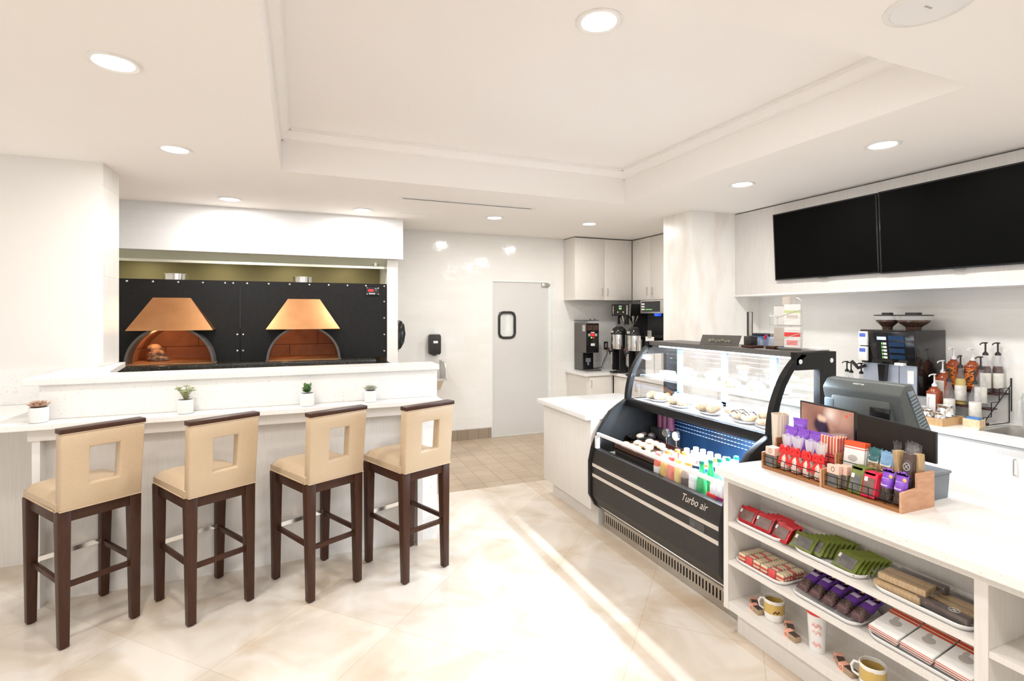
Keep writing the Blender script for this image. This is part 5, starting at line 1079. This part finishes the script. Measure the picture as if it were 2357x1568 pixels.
b = B(t, True); b.m = b.m @ T(2.775, 2.285, TP+.288) @ RZ(-18); b.box((-.002, -.028, 0), (.002, .028, .050)); b.ob('header_card', 'grey'); b = B(t, True); b.m = b.m @ T(2.80, 2.345, TP+.278) @ RZ(25); b.box((-.002, -.028, 0), (.002, .028, .050)); b.ob('header_card', 'tan')
def cards(x, y, z, rz, mats, label, n, h=.125):
    for k in range(n):
        t = thing('gift_card', (x+.006*k, y+.002*k, z), rz, '%s, %s from the front' % (label, ORD[k]), 'gift card', 'gift cards in the wire rack')
        b = B(t); b.box((-.0012, -.046, 0), (.0012, .046, h)); b.ob('card', 'paper')
        for j, (z0, z1, m) in enumerate(mats): b = B(t); b.box((-.0016, -.0455 if z0 > .06 or m == 'green' else -.032, z0), (-.0013, .0455 if z0 > .06 or m == 'green' else .032, z1)); b.ob('printed_band', m)
cards(2.767, 2.284, TP+.0165, 18, [(.066, .092, 'redl'), (.014, .044, pm('pink_print', (.86, .28, .27), (.84, .36, .35), sc=60, rough=.5))], 'white gift card with red band in the lower basket', 4)
cards(2.767, 2.284, TP+.1545, 18, [(.072, .088, pm('green_print', (.52, .64, .22), (.60, .70, .34), sc=40, rough=.5)), (.040, .060, 'tan')], 'white gift card with green band in the upper basket', 4)
for k in range(5):
    t = thing('gift_card', (2.817+.006*k, 2.413+.003*k, TP+.016), 70, 'orange edged gift card in the lower side pocket, %s along' % ORD[k], 'gift card', 'side cards in the wire rack'); b = B(t); b.box((-.0012, -.04, 0), (.0012, .04, .115)); b.ob('card', ('tan', 'cream', 'wafer', 'cream', 'salmon')[k])
    t = thing('gift_card', (2.817+.006*k, 2.413+.003*k, TP+.154), 70, 'pale gift card in the upper side pocket, %s along' % ORD[k], 'gift card', 'side cards in the wire rack'); b = B(t); b.box((-.0012, -.04, 0), (.0012, .04, .115)); b.ob('card', ('paper', 'lilac', 'tan', 'paper', 'paper')[k])
o = B().box((2.86, 2.19, TP), (2.97, 2.28, TP+.014)).ob('brochure_pile', 'paper', bev=.001); tag(o, 'low white pile of slips on the case top corner', 'paper')

# ================================================================ WALL SCREENS
def tv(y0, y1, z0, z1, label):
    t = thing('wall_screen', (4.37, (y0+y1)/2, z0), 0, label, 'television', None); xt, xb = 4.318, 4.352; th = .028
    b = B(t, True); b.hexa([(xb, y0, z0), (xb, y1, z0), (xb+th, y1, z0), (xb+th, y0, z0)], [(xt, y0, z1), (xt, y1, z1), (xt+th, y1, z1), (xt+th, y0, z1)]); b.ob('frame', 'blackg', bev=.002)
    k = .012; dx = (xt-xb)/(z1-z0); f = lambda z: xb+dx*(z-z0)-.0006
    b = B(t, True); b.hexa([(f(z0+k), y0+k, z0+k), (f(z0+k), y1-k, z0+k), (f(z0+k)+.0004, y1-k, z0+k), (f(z0+k)+.0004, y0+k, z0+k)], [(f(z1-k), y0+k, z1-k), (f(z1-k), y1-k, z1-k), (f(z1-k)+.0004, y1-k, z1-k), (f(z1-k)+.0004, y0+k, z1-k)]); b.ob('screen', 'screen')
    b = B(t, True); ym = (y0+y1)/2; b.prism([(xb+.002, ym-.045, z0-.0005), (xb+.002, ym-.028, z0-.011), (xb+.002, ym+.028, z0-.011), (xb+.002, ym+.045, z0-.0005)], (.012, 0, 0)); b.ob('logo_tab', 'greym')
    b = B(t, True); b.box((4.375, ym-.12, z0+.15), (4.3935, ym+.12, z1-.15)); b.ob('wall_bracket', 'blackm')
tv(2.785, 3.785, 2.037, 2.687, 'black wall screen nearer the marble pillar'); tv(1.70, 2.775, 2.030, 2.690, 'black wall screen farther from the marble pillar, cut by the frame')

# ================================================================ CABINETS
def pull(t, par, p, d, mat='steel'):
    """small bar handle: p = top centre on the door face, d = outward direction"""
    b = B(t, True); x, y, z = p; dx, dy = d; o = .022
    b.tube([(x+dx*.0005, y+dy*.0005, z), (x+dx*o, y+dy*o, z), (x+dx*o, y+dy*o, z-.10), (x+dx*.0005, y+dy*.0005, z-.10)], .0045, 6); b.ob('handle', mat, par=par)
def cab(name, label, body, doors, handles, mat, facing, cat='cabinet'):
    (x0, y0, z0), (x1, y1, z1) = body
    t = thing(name, ((x0+x1)/2, (y0+y1)/2, z0), 0, label, cat); b = B(t, True); b.box((x0, y0, z0), (x1, y1, z1)); b.ob('body', mat)
    for (q0, q1, za, zb), hs in zip(doors, handles):
        b = B(t, True)
        if facing == 'y': b.box((q0, y0-.019, za), (q1, y0-.0005, zb))
        else: b.box((x0-.019, q0, za), (x0-.0005, q1, zb))
        d = b.ob('door', mat, bev=.0015)
        if hs: pull(t, d, (hs[0], y0-.019, hs[1]) if facing == 'y' else (x0-.019, hs[0], hs[1]), (0, -1) if facing == 'y' else (-1, 0))
    return t
cab('upper_cabinet', 'white upper cabinet pair over the bean grinder, beside the grey door', ((3.557, 6.438, 1.905), (4.515, 6.754, CZ-.012)), [(3.560, 4.036, 1.908, CZ-.016), (4.040, 4.510, 1.908, CZ-.016)], [(3.995, 2.075), (4.085, 2.075)], 'lam', 'y')
cab('upper_cabinet', 'white upper cabinet on the side wall over the coffee brewers', ((4.535, 4.81, 1.905), (4.763, 6.42, CZ-.012)), [(5.985, 6.412, 1.908, CZ-.016), (5.45, 5.981, 1.908, CZ-.016), (4.815, 5.446, 1.908, CZ-.016)], [(6.050, 2.08), (5.935, 2.08), None], 'lam', 'x')
cab('base_cabinet', 'white base cabinet under the bean grinder', ((3.615, 6.20, .10), (4.04, 6.754, .8525)), [(3.655, 4.005, .13, .838)], [(3.678, .80)], 'lam', 'y')
cab('base_cabinet', 'white base cabinet under the coffee brewers on the side wall', ((4.06, 4.81, .10), (4.763, 6.199, .8525)), [(5.56, 6.175, .13, .838), (4.83, 5.55, .13, .838)], [(5.64, .80), None], 'lam', 'x')
o = B().prism([(3.585, 6.17, .8528), (4.018, 6.17, .8528), (4.018, 4.805, .8528), (4.763, 4.805, .8528), (4.763, 6.754, .8528), (3.585, 6.754, .8528)], (0, 0, .040)).ob('coffee_worktop', 'quartz', smooth=0, bev=.003); tag(o, 'white quartz corner worktop carrying the grinder and brewers', 'countertop')
o = B(); o.box((3.585, 6.742, .893), (4.763, 6.7545, .995)); o = o.ob('coffee_backsplash', 'quartz'); tag(o, 'low white quartz upstand behind the bean grinder', 'backsplash')
for (y0, y1), l, h in (((1.17, 1.765), 'white base cabinet under the sink, cut by the frame', None), ((1.77, 2.365), 'white base cabinet below the bamboo tray', (1.83, .79)), ((2.37, 2.965), 'white base cabinet below the espresso machine', (2.43, .79)), ((2.97, 3.565), 'white base cabinet hidden behind the display case', None), ((3.57, 4.335), 'white base cabinet next to the marble pillar foot', None)):
    low = y0 < 2.0
    c_ = cab('base_cabinet', l, ((4.175, y0, .10), (4.7635, y1, .735 if low else .872)), [(y0+.003, y1-.003, .13, .848)], [h], 'white', 'x')
    if low: b = B(c_, True); b.box((4.175, y0, .7351), (4.215, y1, .872)); b.ob('front_rail', 'white')
b = B(); b.box((4.13, 2.075, .8725), (4.7635, 4.339, .915)); b.box((4.13, .6, .8725), (4.7635, 1.58, .915)); b.box((4.13, 1.58, .8725), (4.25, 2.075, .915)); b.box((4.66, 1.58, .8725), (4.7635, 2.075, .915))
tag(b.ob('side_worktop', 'quartz', smooth=0), 'long white quartz worktop along the tiled side wall', 'countertop')
t = thing('steel_sink', (4.455, 1.83, .915), 0, 'stainless sink bowl set in the side worktop', 'sink'); b = B(t)
rows = []
for f, z in ((1.06, .0006), (1.06, .004), (1.0, .005), (.965, -.004), (.93, -.15), (.80, -.17)):
    rows.append([b.v((x, y, z)) for x, y in rrect(0, 0, .41*f, .495*f, .09, 6)])
for p_, q_ in zip(rows, rows[1:]):
    for k in range(len(p_)): b.f([p_[k], p_[(k+1) % len(p_)], q_[(k+1) % len(p_)], q_[k]])
b.f(rows[-1]); b.ob('bowl', 'steel', recalc=False); b = B(t); b.lathe([(0, -.1699), (.04, -.1699), (.04, -.166), (.03, -.168), (0, -.168)], n=20); b.ob('drain', 'steelp')

# ================================================================ COFFEE STATION
t = thing('bean_grinder', (3.83, 6.58, .893), 0, 'tall dark grey bean grinder with red lit buttons on the corner worktop', 'grinder')
b = B(t, True); x0, x1, y0, y1 = 3.725, 3.935, 6.40, 6.735
b.box((x0, y0+.10, .8935), (x1-.03, y1, 1.155)); b.box((x0, y0, 1.1555), (x1, y1, 1.575)); b.box((x0, y0-.02, .8935), (x1+.03, y0+.0995, .912)); b.ob('casing', 'greym', bev=.004)
b = B(t, True); b.box((x0+.004, y0-.006, 1.16), (x1-.004, y0-.0002, 1.572)); fp = b.ob('front_panel', 'blackg')
b = B(t, True); b.box((x0+.006, y0+.006, 1.5755), (x1-.006, y1-.006, 1.612)); b.ob('clear_hopper', 'acryl')
b = B(t, True); b.box((x0-.004, y0-.004, 1.6125), (x1+.004, y1+.004, 1.620)); b.ob('hopper_lid', 'blackp')
for x in (3.83, 3.905):
    b = B(t, True); b.lathe([(0, 1.6202), (.005, 1.6202), (.005, 1.628), (.012, 1.638), (0, 1.64)], (x, y0+.06, 0), 12); b.ob('lid_knob', 'blackp')
b = B(t, True); b.box((x0+.014, y0-.008, 1.475), (3.826, y0-.0062, 1.552)); b.box((3.834, y0-.008, 1.475), (x1-.014, y0-.0062, 1.552)); b.ob('bean_window', pm('brown_bean_window', (.06, .035, .025), (.10, .06, .045), sc=40, rough=.15), par=fp)
for i, (xa, xb, za, zb, m) in enumerate(((3.80, 3.86, 1.44, 1.452, 'paper'), (3.805, 3.855, 1.395, 1.436, 'redgreen'), (3.757, 3.795, 1.392, 1.430, 'mirror'), (3.865, 3.903, 1.392, 1.430, 'mirror'), (3.80, 3.82, 1.362, 1.382, 'grn'), (3.838, 3.856, 1.362, 1.382, 'redgreen'), (3.80, 3.865, 1.255, 1.290, 'paper'))):
    b = B(t, True); b.box((xa, y0-.0085, za), (xb, y0-.0062, zb)); b.ob('badge' if i in (0, 6) else 'button', m, par=fp)
b = B(t, True); b.box((x0-.0015, 6.42, 1.46), (x0-.0003, 6.50, 1.55)); b.ob('side_label', 'grey')
b = B(t, True); b.box((x0+.004, y0+.085, .916), (x1-.04, y0+.0998, 1.15)); ft = b.ob('chute_panel', 'blackg')
b = B(t, True); b.box((x0+.045, y0+.080, 1.02), (x0+.125, y0+.0848, 1.075)); b.box((x0+.07, y0+.080, .975), (x0+.10, y0+.0848, 1.018)); b.ob('small_display', 'drawer', par=ft)
b = B(t, True); b.tube([(3.955, 6.72, .90), (4.08, 6.70, .899), (4.16, 6.69, .91), (4.20, 6.70, .99), (4.24, 6.72, 1.05), (4.285, 6.735, 1.10), (4.285, 6.735, 1.19), (4.265, 6.738, 1.205)], .005, 6); b.ob('power_cord', 'blackp')
for i, (x, l) in enumerate(((4.275, 'black wall outlet with the grinder cord plugged in'), (4.40, 'black wall outlet half hidden by the brewer urns'))):
    t = thing('wall_outlet', (x, 6.7545, 1.23), 0, l, 'outlet'); b = B(t); b.box((-.036, -.006, -.06), (.036, 0, .06), .002); b.ob('cover_plate', 'blackp'); b = B(t); b.box((-.018, -.0075, -.035), (.018, -.0061, .035)); b.ob('socket', 'mirror' if i == 0 else 'greym')
t = thing('coffee_brewer', (4.42, 6.28, .893), 0, 'black twin coffee brewer with a green display over two urns', 'coffee brewer')
b = B(t, True); b.box((4.22, 6.05, 1.68), (4.755, 6.51, 1.848), .004); b.box((4.56, 6.10, .95), (4.755, 6.46, 1.6795)); b.box((4.26, 6.06, .8935), (4.755, 6.50, .949), .004); b.ob('casing', 'blackm')
b = B(t, True); b.box((4.216, 6.06, 1.69), (4.2198, 6.50, 1.84)); fp = b.ob('control_panel', 'blackg')
b = B(t, True); b.box((4.214, 6.036, 1.68), (4.235, 6.0495, 1.848)); b.ob('steel_edge', 'steelp')
for (ya, yb, za, zb, m) in ((6.25, 6.31, 1.775, 1.795, 'grn'), (6.245, 6.315, 1.81, 1.825, 'paper'), (6.45, 6.47, 1.70, 1.83, 'mirror'), (6.10, 6.125, 1.70, 1.83, 'mirror'), (6.335, 6.35, 1.728, 1.742, 'amb'), (6.20, 6.215, 1.728, 1.742, 'amb'), (6.455, 6.468, 1.757, 1.768, 'amb'), (6.105, 6.118, 1.775, 1.786, 'amb')):
    b = B(t, True); b.box((4.2145, ya, za), (4.2158, yb, zb)); b.ob('display' if m == 'grn' else 'indicator', m, par=fp)
for y in (6.39, 6.17):
    b = B(t, True); b.lathe([(.02, 1.60), (.05, 1.605), (.085, 1.679), (0, 1.679)], (4.36, y, 0), 24); b.lathe([(.02, 1.55), (.035, 1.60), (.02, 1.60)], (4.36, y, 0), 16); b.ob('brew_funnel', 'steelp')
    b = B(t, True); b.box((4.25, y-.012, 1.56), (4.28, y+.012, 1.70), .004); b.ob('funnel_handle', 'blackp')
def urn(x, y, label, sc=1):
    t = thing('coffee_urn', (x, y, .893), 0, label, 'coffee urn', 'steel coffee urns')
    B(t).lathe([(0, 0), (.13, 0), (.13, .012), (.04, .022), (.035, .03), (0, .03)], n=32).ob('foot', 'blackp')
    b = B(t)
    for s in (-1, 1): b.box((-.05, s*.085-.015, .0302), (.05, s*.085+.015, .33), .006)
    b.ob('stand_legs', 'blackp')
    B(t).lathe([(0, .3302), (.105, .3302), (.105, .345), (.108, .36), (.108, .53), (0, .53)], n=36).ob('steel_tank', 'steelp')
    B(t).lathe([(0, .5302), (.112, .5302), (.110, .56), (.085, .61), (.04, .64), (0, .64)], n=36).ob('domed_lid', 'blackg')
    b = B(t); b.cyl((-.10, 0, .30), (-.165, 0, .30), .014); b.cyl((-.15, 0, .31), (-.15, 0, .26), .010); b.box((-.172, -.008, .30), (-.158, .008, .35)); b.ob('tap', 'blackp')
    b = B(t); b.cyl((-.115, .0, .12), (-.115, .0, .29), .010); b.ob('gauge_tube', 'steel'); b = B(t); b.box((-.176, -.004, .33), (-.173, .004, .36)); b.ob('red_tab', 'redl')
    b = B(t); b.box((-.1135, -.035, .555), (-.1095, .035, .585), .001); b.ob('badge', 'mirror')
urn(4.10, 6.14, 'steel coffee urn with black lid, nearer the wall outlets'); urn(4.10, 5.755, 'steel coffee urn with black lid, closer to the display case')
t = thing('tea_brewer', (4.45, 5.55, .893), 0, 'steel fronted brewer with a dark display beside the marble pillar', 'tea brewer')
b = B(t, True); b.box((4.22, 5.28, 1.715), (4.755, 5.81, 1.890), .004); b.ob('head', 'steel')
b = B(t, True); b.box((4.32, 5.30, .894), (4.755, 5.79, 1.7145), .004); b.ob('body', 'blackm')
b = B(t, True); b.box((4.216, 5.40, 1.735), (4.2195, 5.78, 1.872)); fp = b.ob('control_panel', 'blackg')
for k in range(3): b = B(t, True); b.box((4.2145, 5.715, 1.76+.035*k), (4.2158, 5.775, 1.778+.035*k)); b.ob('label_strip', 'paper', par=fp)
for k in range(4): b = B(t, True); b.box((4.2145, 5.56+.035*k, 1.762), (4.2158, 5.585+.035*k, 1.770)); b.ob('indicator', 'grn', par=fp)
b = B(t, True); b.box((4.27, 5.50, 1.68), (4.3195, 5.58, 1.7145)); b.ob('blue_light', 'blu')
b = B(t, True); b.box((4.24, 5.30, 1.40), (4.3195, 5.79, 1.43)); b.ob('drip_shelf', 'blackp')
o = B().box((4.16, 5.30, .894), (4.30, 5.60, 1.355)).ob('filter_carton', 'paper', bev=.002); tag(o, 'white carton standing under the steel fronted brewer', 'box')
t = thing('hand_written_card', (4.150, 5.60, .894), 0, 'white card with black handwriting clipped before the brewer', 'card'); b = B(t); b.box((-.003, -.17, 0), (.003, .0, .52)); b.ob('card', 'paper'); b = B(t); b.box((-.004, -.12, .50), (.004, -.04, .60)); b.ob('clip', 'steel')
text('ndrof', .060, 'blackp', t, (-.0035, -.085, .43), shear=.3, name='handwriting')

# ================================================================ SIDE WORKTOP THINGS
SW = .9155
t = thing('espresso_machine', (4.56, 2.74, SW), 0, 'large automatic espresso machine with black head and steel front', 'espresso machine')
b = B(t, True); b.prism([(4.385, 2.53, 1.30), (4.352, 2.53, 1.555), (4.375, 2.53, 1.575), (4.755, 2.53, 1.575), (4.755, 2.53, .935), (4.41, 2.53, .935), (4.41, 2.53, 1.30)], (0, .42, 0)); b.ob('casing', 'blackg', bev=.003)
b = B(t, True); b.box((4.400, 2.535, .936), (4.4095, 2.945, 1.298)); sf = b.ob('steel_front', pm('cool_steel_front', (.50, .56, .66), (.56, .61, .70), sc=5, rough=.35, metal=.7))
b = B(t, True); b.box((4.3985, 2.66, .937), (4.3998, 2.663, 1.297)); b.box((4.3985, 2.663, 1.10), (4.3998, 2.80, 1.103)); b.ob('panel_joint', 'blackm', par=sf)
b = B(t, True); b.prism([(4.3995, 2.80, 1.296), (4.3995, 2.74, 1.296), (4.3995, 2.75, 1.16), (4.3995, 2.79, 1.16)], (-.045, 0, 0)); b.ob('spout', 'blackg', par=sf)
b = B(t, True); b.cyl((4.3998, 2.71, 1.01), (4.395, 2.71, 1.01), .045, n=24); b.ob('round_port', 'blackg', par=sf)
b = B(t, True); b.box((4.3975, 2.555, 1.16), (4.3997, 2.60, 1.26)); b.ob('sticker', 'paper', par=sf)
b = B(t, True); b.box((4.345, 2.60, 1.298), (4.3998, 2.665, 1.318)); b.ob('white_tag', 'paper', par=sf)
def fx(z): return 4.385+(4.352-4.385)*(z-1.30)/.255-.0008
def face(ya, yb, za, zb, m, nm_, out=.002, par=None):
    b = B(t, True); b.hexa([(fx(za)-out, ya, za), (fx(za)-out, yb, za), (fx(za), yb, za), (fx(za), ya, za)], [(fx(zb)-out, ya, zb), (fx(zb)-out, yb, zb), (fx(zb), yb, zb), (fx(zb), ya, zb)]); return b.ob(nm_, m, par=par if par else t)
kp = face(2.725, 2.815, 1.335, 1.545, 'blackm', 'key_panel')
face(2.735, 2.805, 1.495, 1.520, 'lcd', 'display', .0035, kp)
for k in range(5):
    face(2.735, 2.762, 1.345+k*.028, 1.362+k*.028, 'paper', 'key', .0035, kp); face(2.768, 2.773, 1.345+k*.028, 1.362+k*.028, 'grn', 'key_light', .0035, kp)
for k in range(4): face(2.60, 2.715, 1.345+k*.05, 1.380+k*.05, 'navy', 'ribbed_panel', .006)
for k in range(2):
    b = B(t, True); b.box((4.335, 2.875, 1.318+k*.125), (4.36, 2.945, 1.435+k*.125), .004); cb_ = b.ob('side_holder', 'cream' if False else 'paper'); b = B(t, True); b.box((4.3335, 2.885, 1.39+k*.125), (4.3348, 2.935, 1.42+k*.125)); b.ob('blue_badge', 'capb', par=cb_)
for i, (y, r_) in enumerate(((2.845, .080), (2.645, .108))):
    b = B(t, True); b.lathe([(0, 1.5755), (r_*.45, 1.5755), (r_*.5, 1.60), (r_*1.0, 1.64), (r_*1.02, 1.655), (r_*.8, 1.655), (0, 1.645)], (4.55, y, 0), 28); b.ob('bean_hopper', pm('roast_beans', (.045, .022, .014), (.11, .06, .04), sc=70, rough=.2))
    b = B(t, True); b.lathe([(0, 1.6555), (r_*1.15, 1.6555), (r_*1.17, 1.688), (0, 1.688)], (4.55, y, 0), 28); b.ob('clear_hopper_wall', 'acryl')
    b = B(t, True); b.lathe([(0, 1.6885), (r_*1.2, 1.6885), (r_*1.2, 1.698), (r_*.5, 1.699), (r_*.5, 1.716), (0, 1.716)], (4.55, y, 0), 28); b.ob('hopper_lid', 'blackp')
b = B(t, True); b.tube([(4.40, 2.93, 1.27), (4.34, 2.95, 1.25), (4.31, 2.965, 1.29), (4.30, 2.98, 1.31)], .014, 8); b.ob('steam_handle', 'blackp')
b = B(t, True); b.box((4.36, 2.535, SW+.0005), (4.755, 2.945, .9345)); b.ob('base', 'blackm')
# bamboo tray of milk pitchers
t = thing('bamboo_tray', (4.28, 2.41, SW), 0, 'bamboo tray of steel milk pitchers in front of the espresso machine', 'tray'); b = B(t, True)
x0, x1, y0, y1 = 4.145, 4.405, 2.225, 2.524; w = .010
b.box((x0, y0, SW), (x1, y1, SW+.008)); b.box((x0, y0, SW+.008), (x0+w, y1, SW+.052)); b.box((x1-w, y0, SW+.008), (x1, y1, SW+.052)); b.box((x0+w, y0, SW+.008), (x1-w, y0+w, SW+.052)); b.box((x0+w, y1-w, SW+.008), (x1-w, y1, SW+.052)); b.ob('tray_body', 'bamboo', smooth=0)
def pitcher(loc, s, rz, label):
    t = thing('milk_pitcher', loc, rz, label, 'pitcher', 'steel milk pitchers'); b = B(t)
    b.lathe([(0, 0), (.040*s, 0), (.046*s, .006*s), (.050*s, .035*s), (.042*s, .075*s), (.038*s, .09*s), (.044*s, .105*s), (.042*s, .105*s), (.036*s, .09*s), (.047*s, .035*s), (0, .006*s)], n=28); b.ob('jug_body', 'steelp')
    b = B(t); b.tube([(.038*s, 0, .095*s), (.070*s, 0, .09*s), (.074*s, 0, .05*s), (.048*s, 0, .025*s)], .004*s, 7); b.ob('handle', 'steelp')
    b = B(t); b.prism([(-.040*s, -.014*s, .095*s), (-.060*s, 0, .110*s), (-.040*s, .014*s, .095*s)], (.004, 0, -.012*s)); b.ob('spout_lip', 'steelp')
PT = SW+.0085
pitcher((4.315, 2.298, PT), 1.15, 45, 'large steel milk pitcher in the bamboo tray'); pitcher((4.214, 2.275, PT), .72, 180, 'small steel milk pitcher at the near tray corner'); pitcher((4.226, 2.365, PT), .80, 180, 'small steel milk pitcher second from the near tray corner'); pitcher((4.216, 2.474, PT), .75, 180, 'small steel milk pitcher third from the near tray corner'); pitcher((4.350, 2.468, PT), .80, 270, 'steel milk pitcher at the far back of the bamboo tray')
o = B().lathe([(0, 0), (.036, 0), (.040, .10), (.044, .165), (.042, .165), (.037, .006), (0, .004)], n=28).ob('clear_beaker', 'acryl'); o.location = (4.276, 2.428, PT); tag(o, 'clear plastic beaker among the milk pitchers', 'beaker')
t = thing('tiered_bottle_rack', (4.60, 2.33, SW), 0, 'brown stepped bottle rack with black wire rails beside the sink', 'rack')
TI = [(4.425, 4.518, .930), (4.522, 4.618, 1.03), (4.622, 4.76, 1.13)]
for x0, x1, z in TI:
    b = B(t, True); b.box((x0, 2.135, z-.012), (x1, 2.515, z)); b.ob('step_board', 'brown')
b = B(t, True)
for y in (2.123, 2.5155):
    b = B(t, True); b.tube([(4.428, y+.004, SW+.003), (4.75, y+.004, SW+.003), (4.75, y+.004, 1.17), (4.624, y+.004, 1.17), (4.624, y+.004, 1.075), (4.526, y+.004, 1.075), (4.526, y+.004, .975), (4.428, y+.004, .975), (4.428, y+.004, SW+.003)], .0032, 6); b.ob('wire_side', 'blackm')
b = B(t, True); b.tube([(4.44, 2.118, SW+.004), (4.44, 2.118, .96), (4.75, 2.118, 1.19), (4.75, 2.118, 1.24), (4.758, 2.118, 1.24), (4.758, 2.118, 1.0)], .003, 6); b.ob('wire_rail', 'blackm')
for x, z in ((4.428, .955), (4.526, 1.055), (4.627, 1.155)):
    b = B(t, True); b.cyl((x, 2.14, z), (x, 2.51, z), .002, n=6); b.ob('wire_rail', 'blackm')
def pump_head(t, z, mat, L=.055, rz=180):
    b = B(t); b.cyl((0, 0, z), (0, 0, z+.018), .018, .016, n=14); b.cyl((0, 0, z+.018), (0, 0, z+.026), .010, n=12); b.cyl((0, 0, z+.026), (0, 0, z+.085), .0055, n=10)
    b.m = RZ(rz); b.box((-.013, -.009, z+.0851), (.014, .009, z+.096), .004); b.tube([(.010, 0, z+.090), (L*.6, 0, z+.091), (L, 0, z+.085), (L+.006, 0, z+.076)], .0055, 8, .0038); b.ob('pump', mat)
def sauce(loc, rz, label, lab):
    t = thing('sauce_bottle', loc, rz, label, 'bottle', 'amber sauce pump bottles'); b = B(t); b.box((-.040, -.040, 0), (.040, .040, .19), .012, 3); b.lathe([(.043, .1755), (.030, .205), (.020, .212), (.020, .222), (0, .222)], n=20, a0=pi/4); b.ob('sauce_body', 'amber')
    b = B(t); b.box((-.0412, -.030, .03), (-.0402, .030, .165)); b.ob('label', lab); pump_head(t, .2222, 'capw', .060)
sauce((4.4735, 2.455, .9305), 0, 'amber sauce bottle with white pump on the lowest rack step', 'paper'); sauce((4.5715, 2.452, 1.0305), 0, 'amber sauce bottle with white pump on the middle rack step', 'labelw'); sauce((4.690, 2.442, 1.1305), 0, 'amber sauce bottle with orange label on the top step near the machine', 'labelo'); sauce((4.690, 2.318, 1.1305), 0, 'amber sauce bottle with dark label on the top step, second from the machine', 'labelo')
def syrup(loc, rz, label, liq, lab='labelw', pump='blackp', r=.034, grp='syrup pump bottles'):
    t = thing('syrup_bottle', loc, rz, label, 'bottle', grp)
    if liq != 'bottle': B(t).lathe([(0, .002), (r*.94, .002), (r*.94, .165), (r*.80, .190), (0, .190)], n=22).ob('syrup_fill', liq)
    B(t).lathe([(0, 0), (r*.97, 0), (r, .006), (r, .165), (r*.85, .192), (.014, .245), (.0135, .270), (0, .270)], n=24).ob('glass_body', 'bottle')
    B(t).lathe([(r+.0006, .03), (r+.001, .031), (r+.001, .140), (r+.0006, .141)], n=24).ob('label', lab); pump_head(t, .2702, pump, .045, rz=170)
syrup((4.470, 2.355, .9305), 0, 'clear syrup bottle on the lowest rack step beside the amber bottle', 'bottle'); syrup((4.470, 2.195, .9305), 0, 'clear syrup bottle on the lowest rack step near the sink', 'bottle'); syrup((4.570, 2.335, 1.0305), 20, 'yellow syrup bottle on the middle rack step', 'yellow'); syrup((4.570, 2.210, 1.0305), 0, 'clear syrup bottle on the middle rack step near the sink', 'bottle')
syrup((4.660, 2.225, 1.1305), 0, 'dark red syrup bottle on the top step, nearer the room', 'syrup', r=.031); syrup((4.722, 2.180, 1.1305), 0, 'dark red syrup bottle on the top step against the tiles', 'syrup', r=.031)
for i, (x, y) in enumerate([(4.56, 3.20), (4.50, 3.12), (4.50, 3.03)]):
    syrup((x, y, SW), 0, 'syrup bottle with black pump left of the espresso machine, %s from the pillar' % ORD[i], ('syrup', 'yellow', 'bottle')[i], 'paper', grp='syrup bottles beyond the machine')
t = thing('folded_cloth', (4.36, 3.065, SW), 0, 'crumpled white cloth beside the espresso machine front', 'cloth'); b = B(t)
b.grid(lambda u, q: (-.08+.16*u, -.09+.20*q, max(.0, .10*sin(pi*u)**.5*sin(pi*q)**.5+.012*sin(9*u+3*q)*sin(7*q)*sin(pi*u)*sin(pi*q))), 16, 18); b.grid(lambda u, q: (-.08+.16*u, -.09+.20*q, 0), 2, 2); b.ob('cloth', 'cloth', smooth=60)
t = thing('bag_box', (4.355, 2.145, SW), 0, 'pale wooden box holding a blue packet between tray and sink', 'box'); b = B(t)
b.box((-.035, -.05, 0), (.035, .05, .006)); b.box((-.035, -.05, .006), (-.029, .05, .055)); b.box((.029, -.05, .006), (.035, .05, .055)); b.box((-.029, -.05, .006), (.029, -.044, .055)); b.box((-.029, .044, .006), (.029, .05, .055)); b.ob('box', 'cream', smooth=0)
o = B().box((-.024, -.040, 0), (.024, .040, .062), .008).ob('blue_packet', 'blue'); o.location = (4.355, 2.145, SW+.0065); tag(o, 'blue packet sticking out of the pale wooden box', 'packet')
t = thing('clear_jug', (4.69, 1.955, SW), 0, 'large clear plastic jug with a white scale, at the frame edge', 'jug'); b = B(t)
b.lathe([(.062, 0), (.066, .01), (.074, .20), (.066, .235), (.058, .24), (.06, .23), (.070, .20), (.062, .012), (0, .008)], n=24); b.ob('jug_body', 'acryl'); b = B(t); b.tube([(-.070, .03, .19), (-.105, .045, .18), (-.105, .045, .06), (-.066, .03, .05)], .009, 8); b.ob('handle', 'acryl'); b = B(t); b.box((-.0760, -.020, .05), (-.0742, .008, .19)); b.ob('white_scale', 'paper')
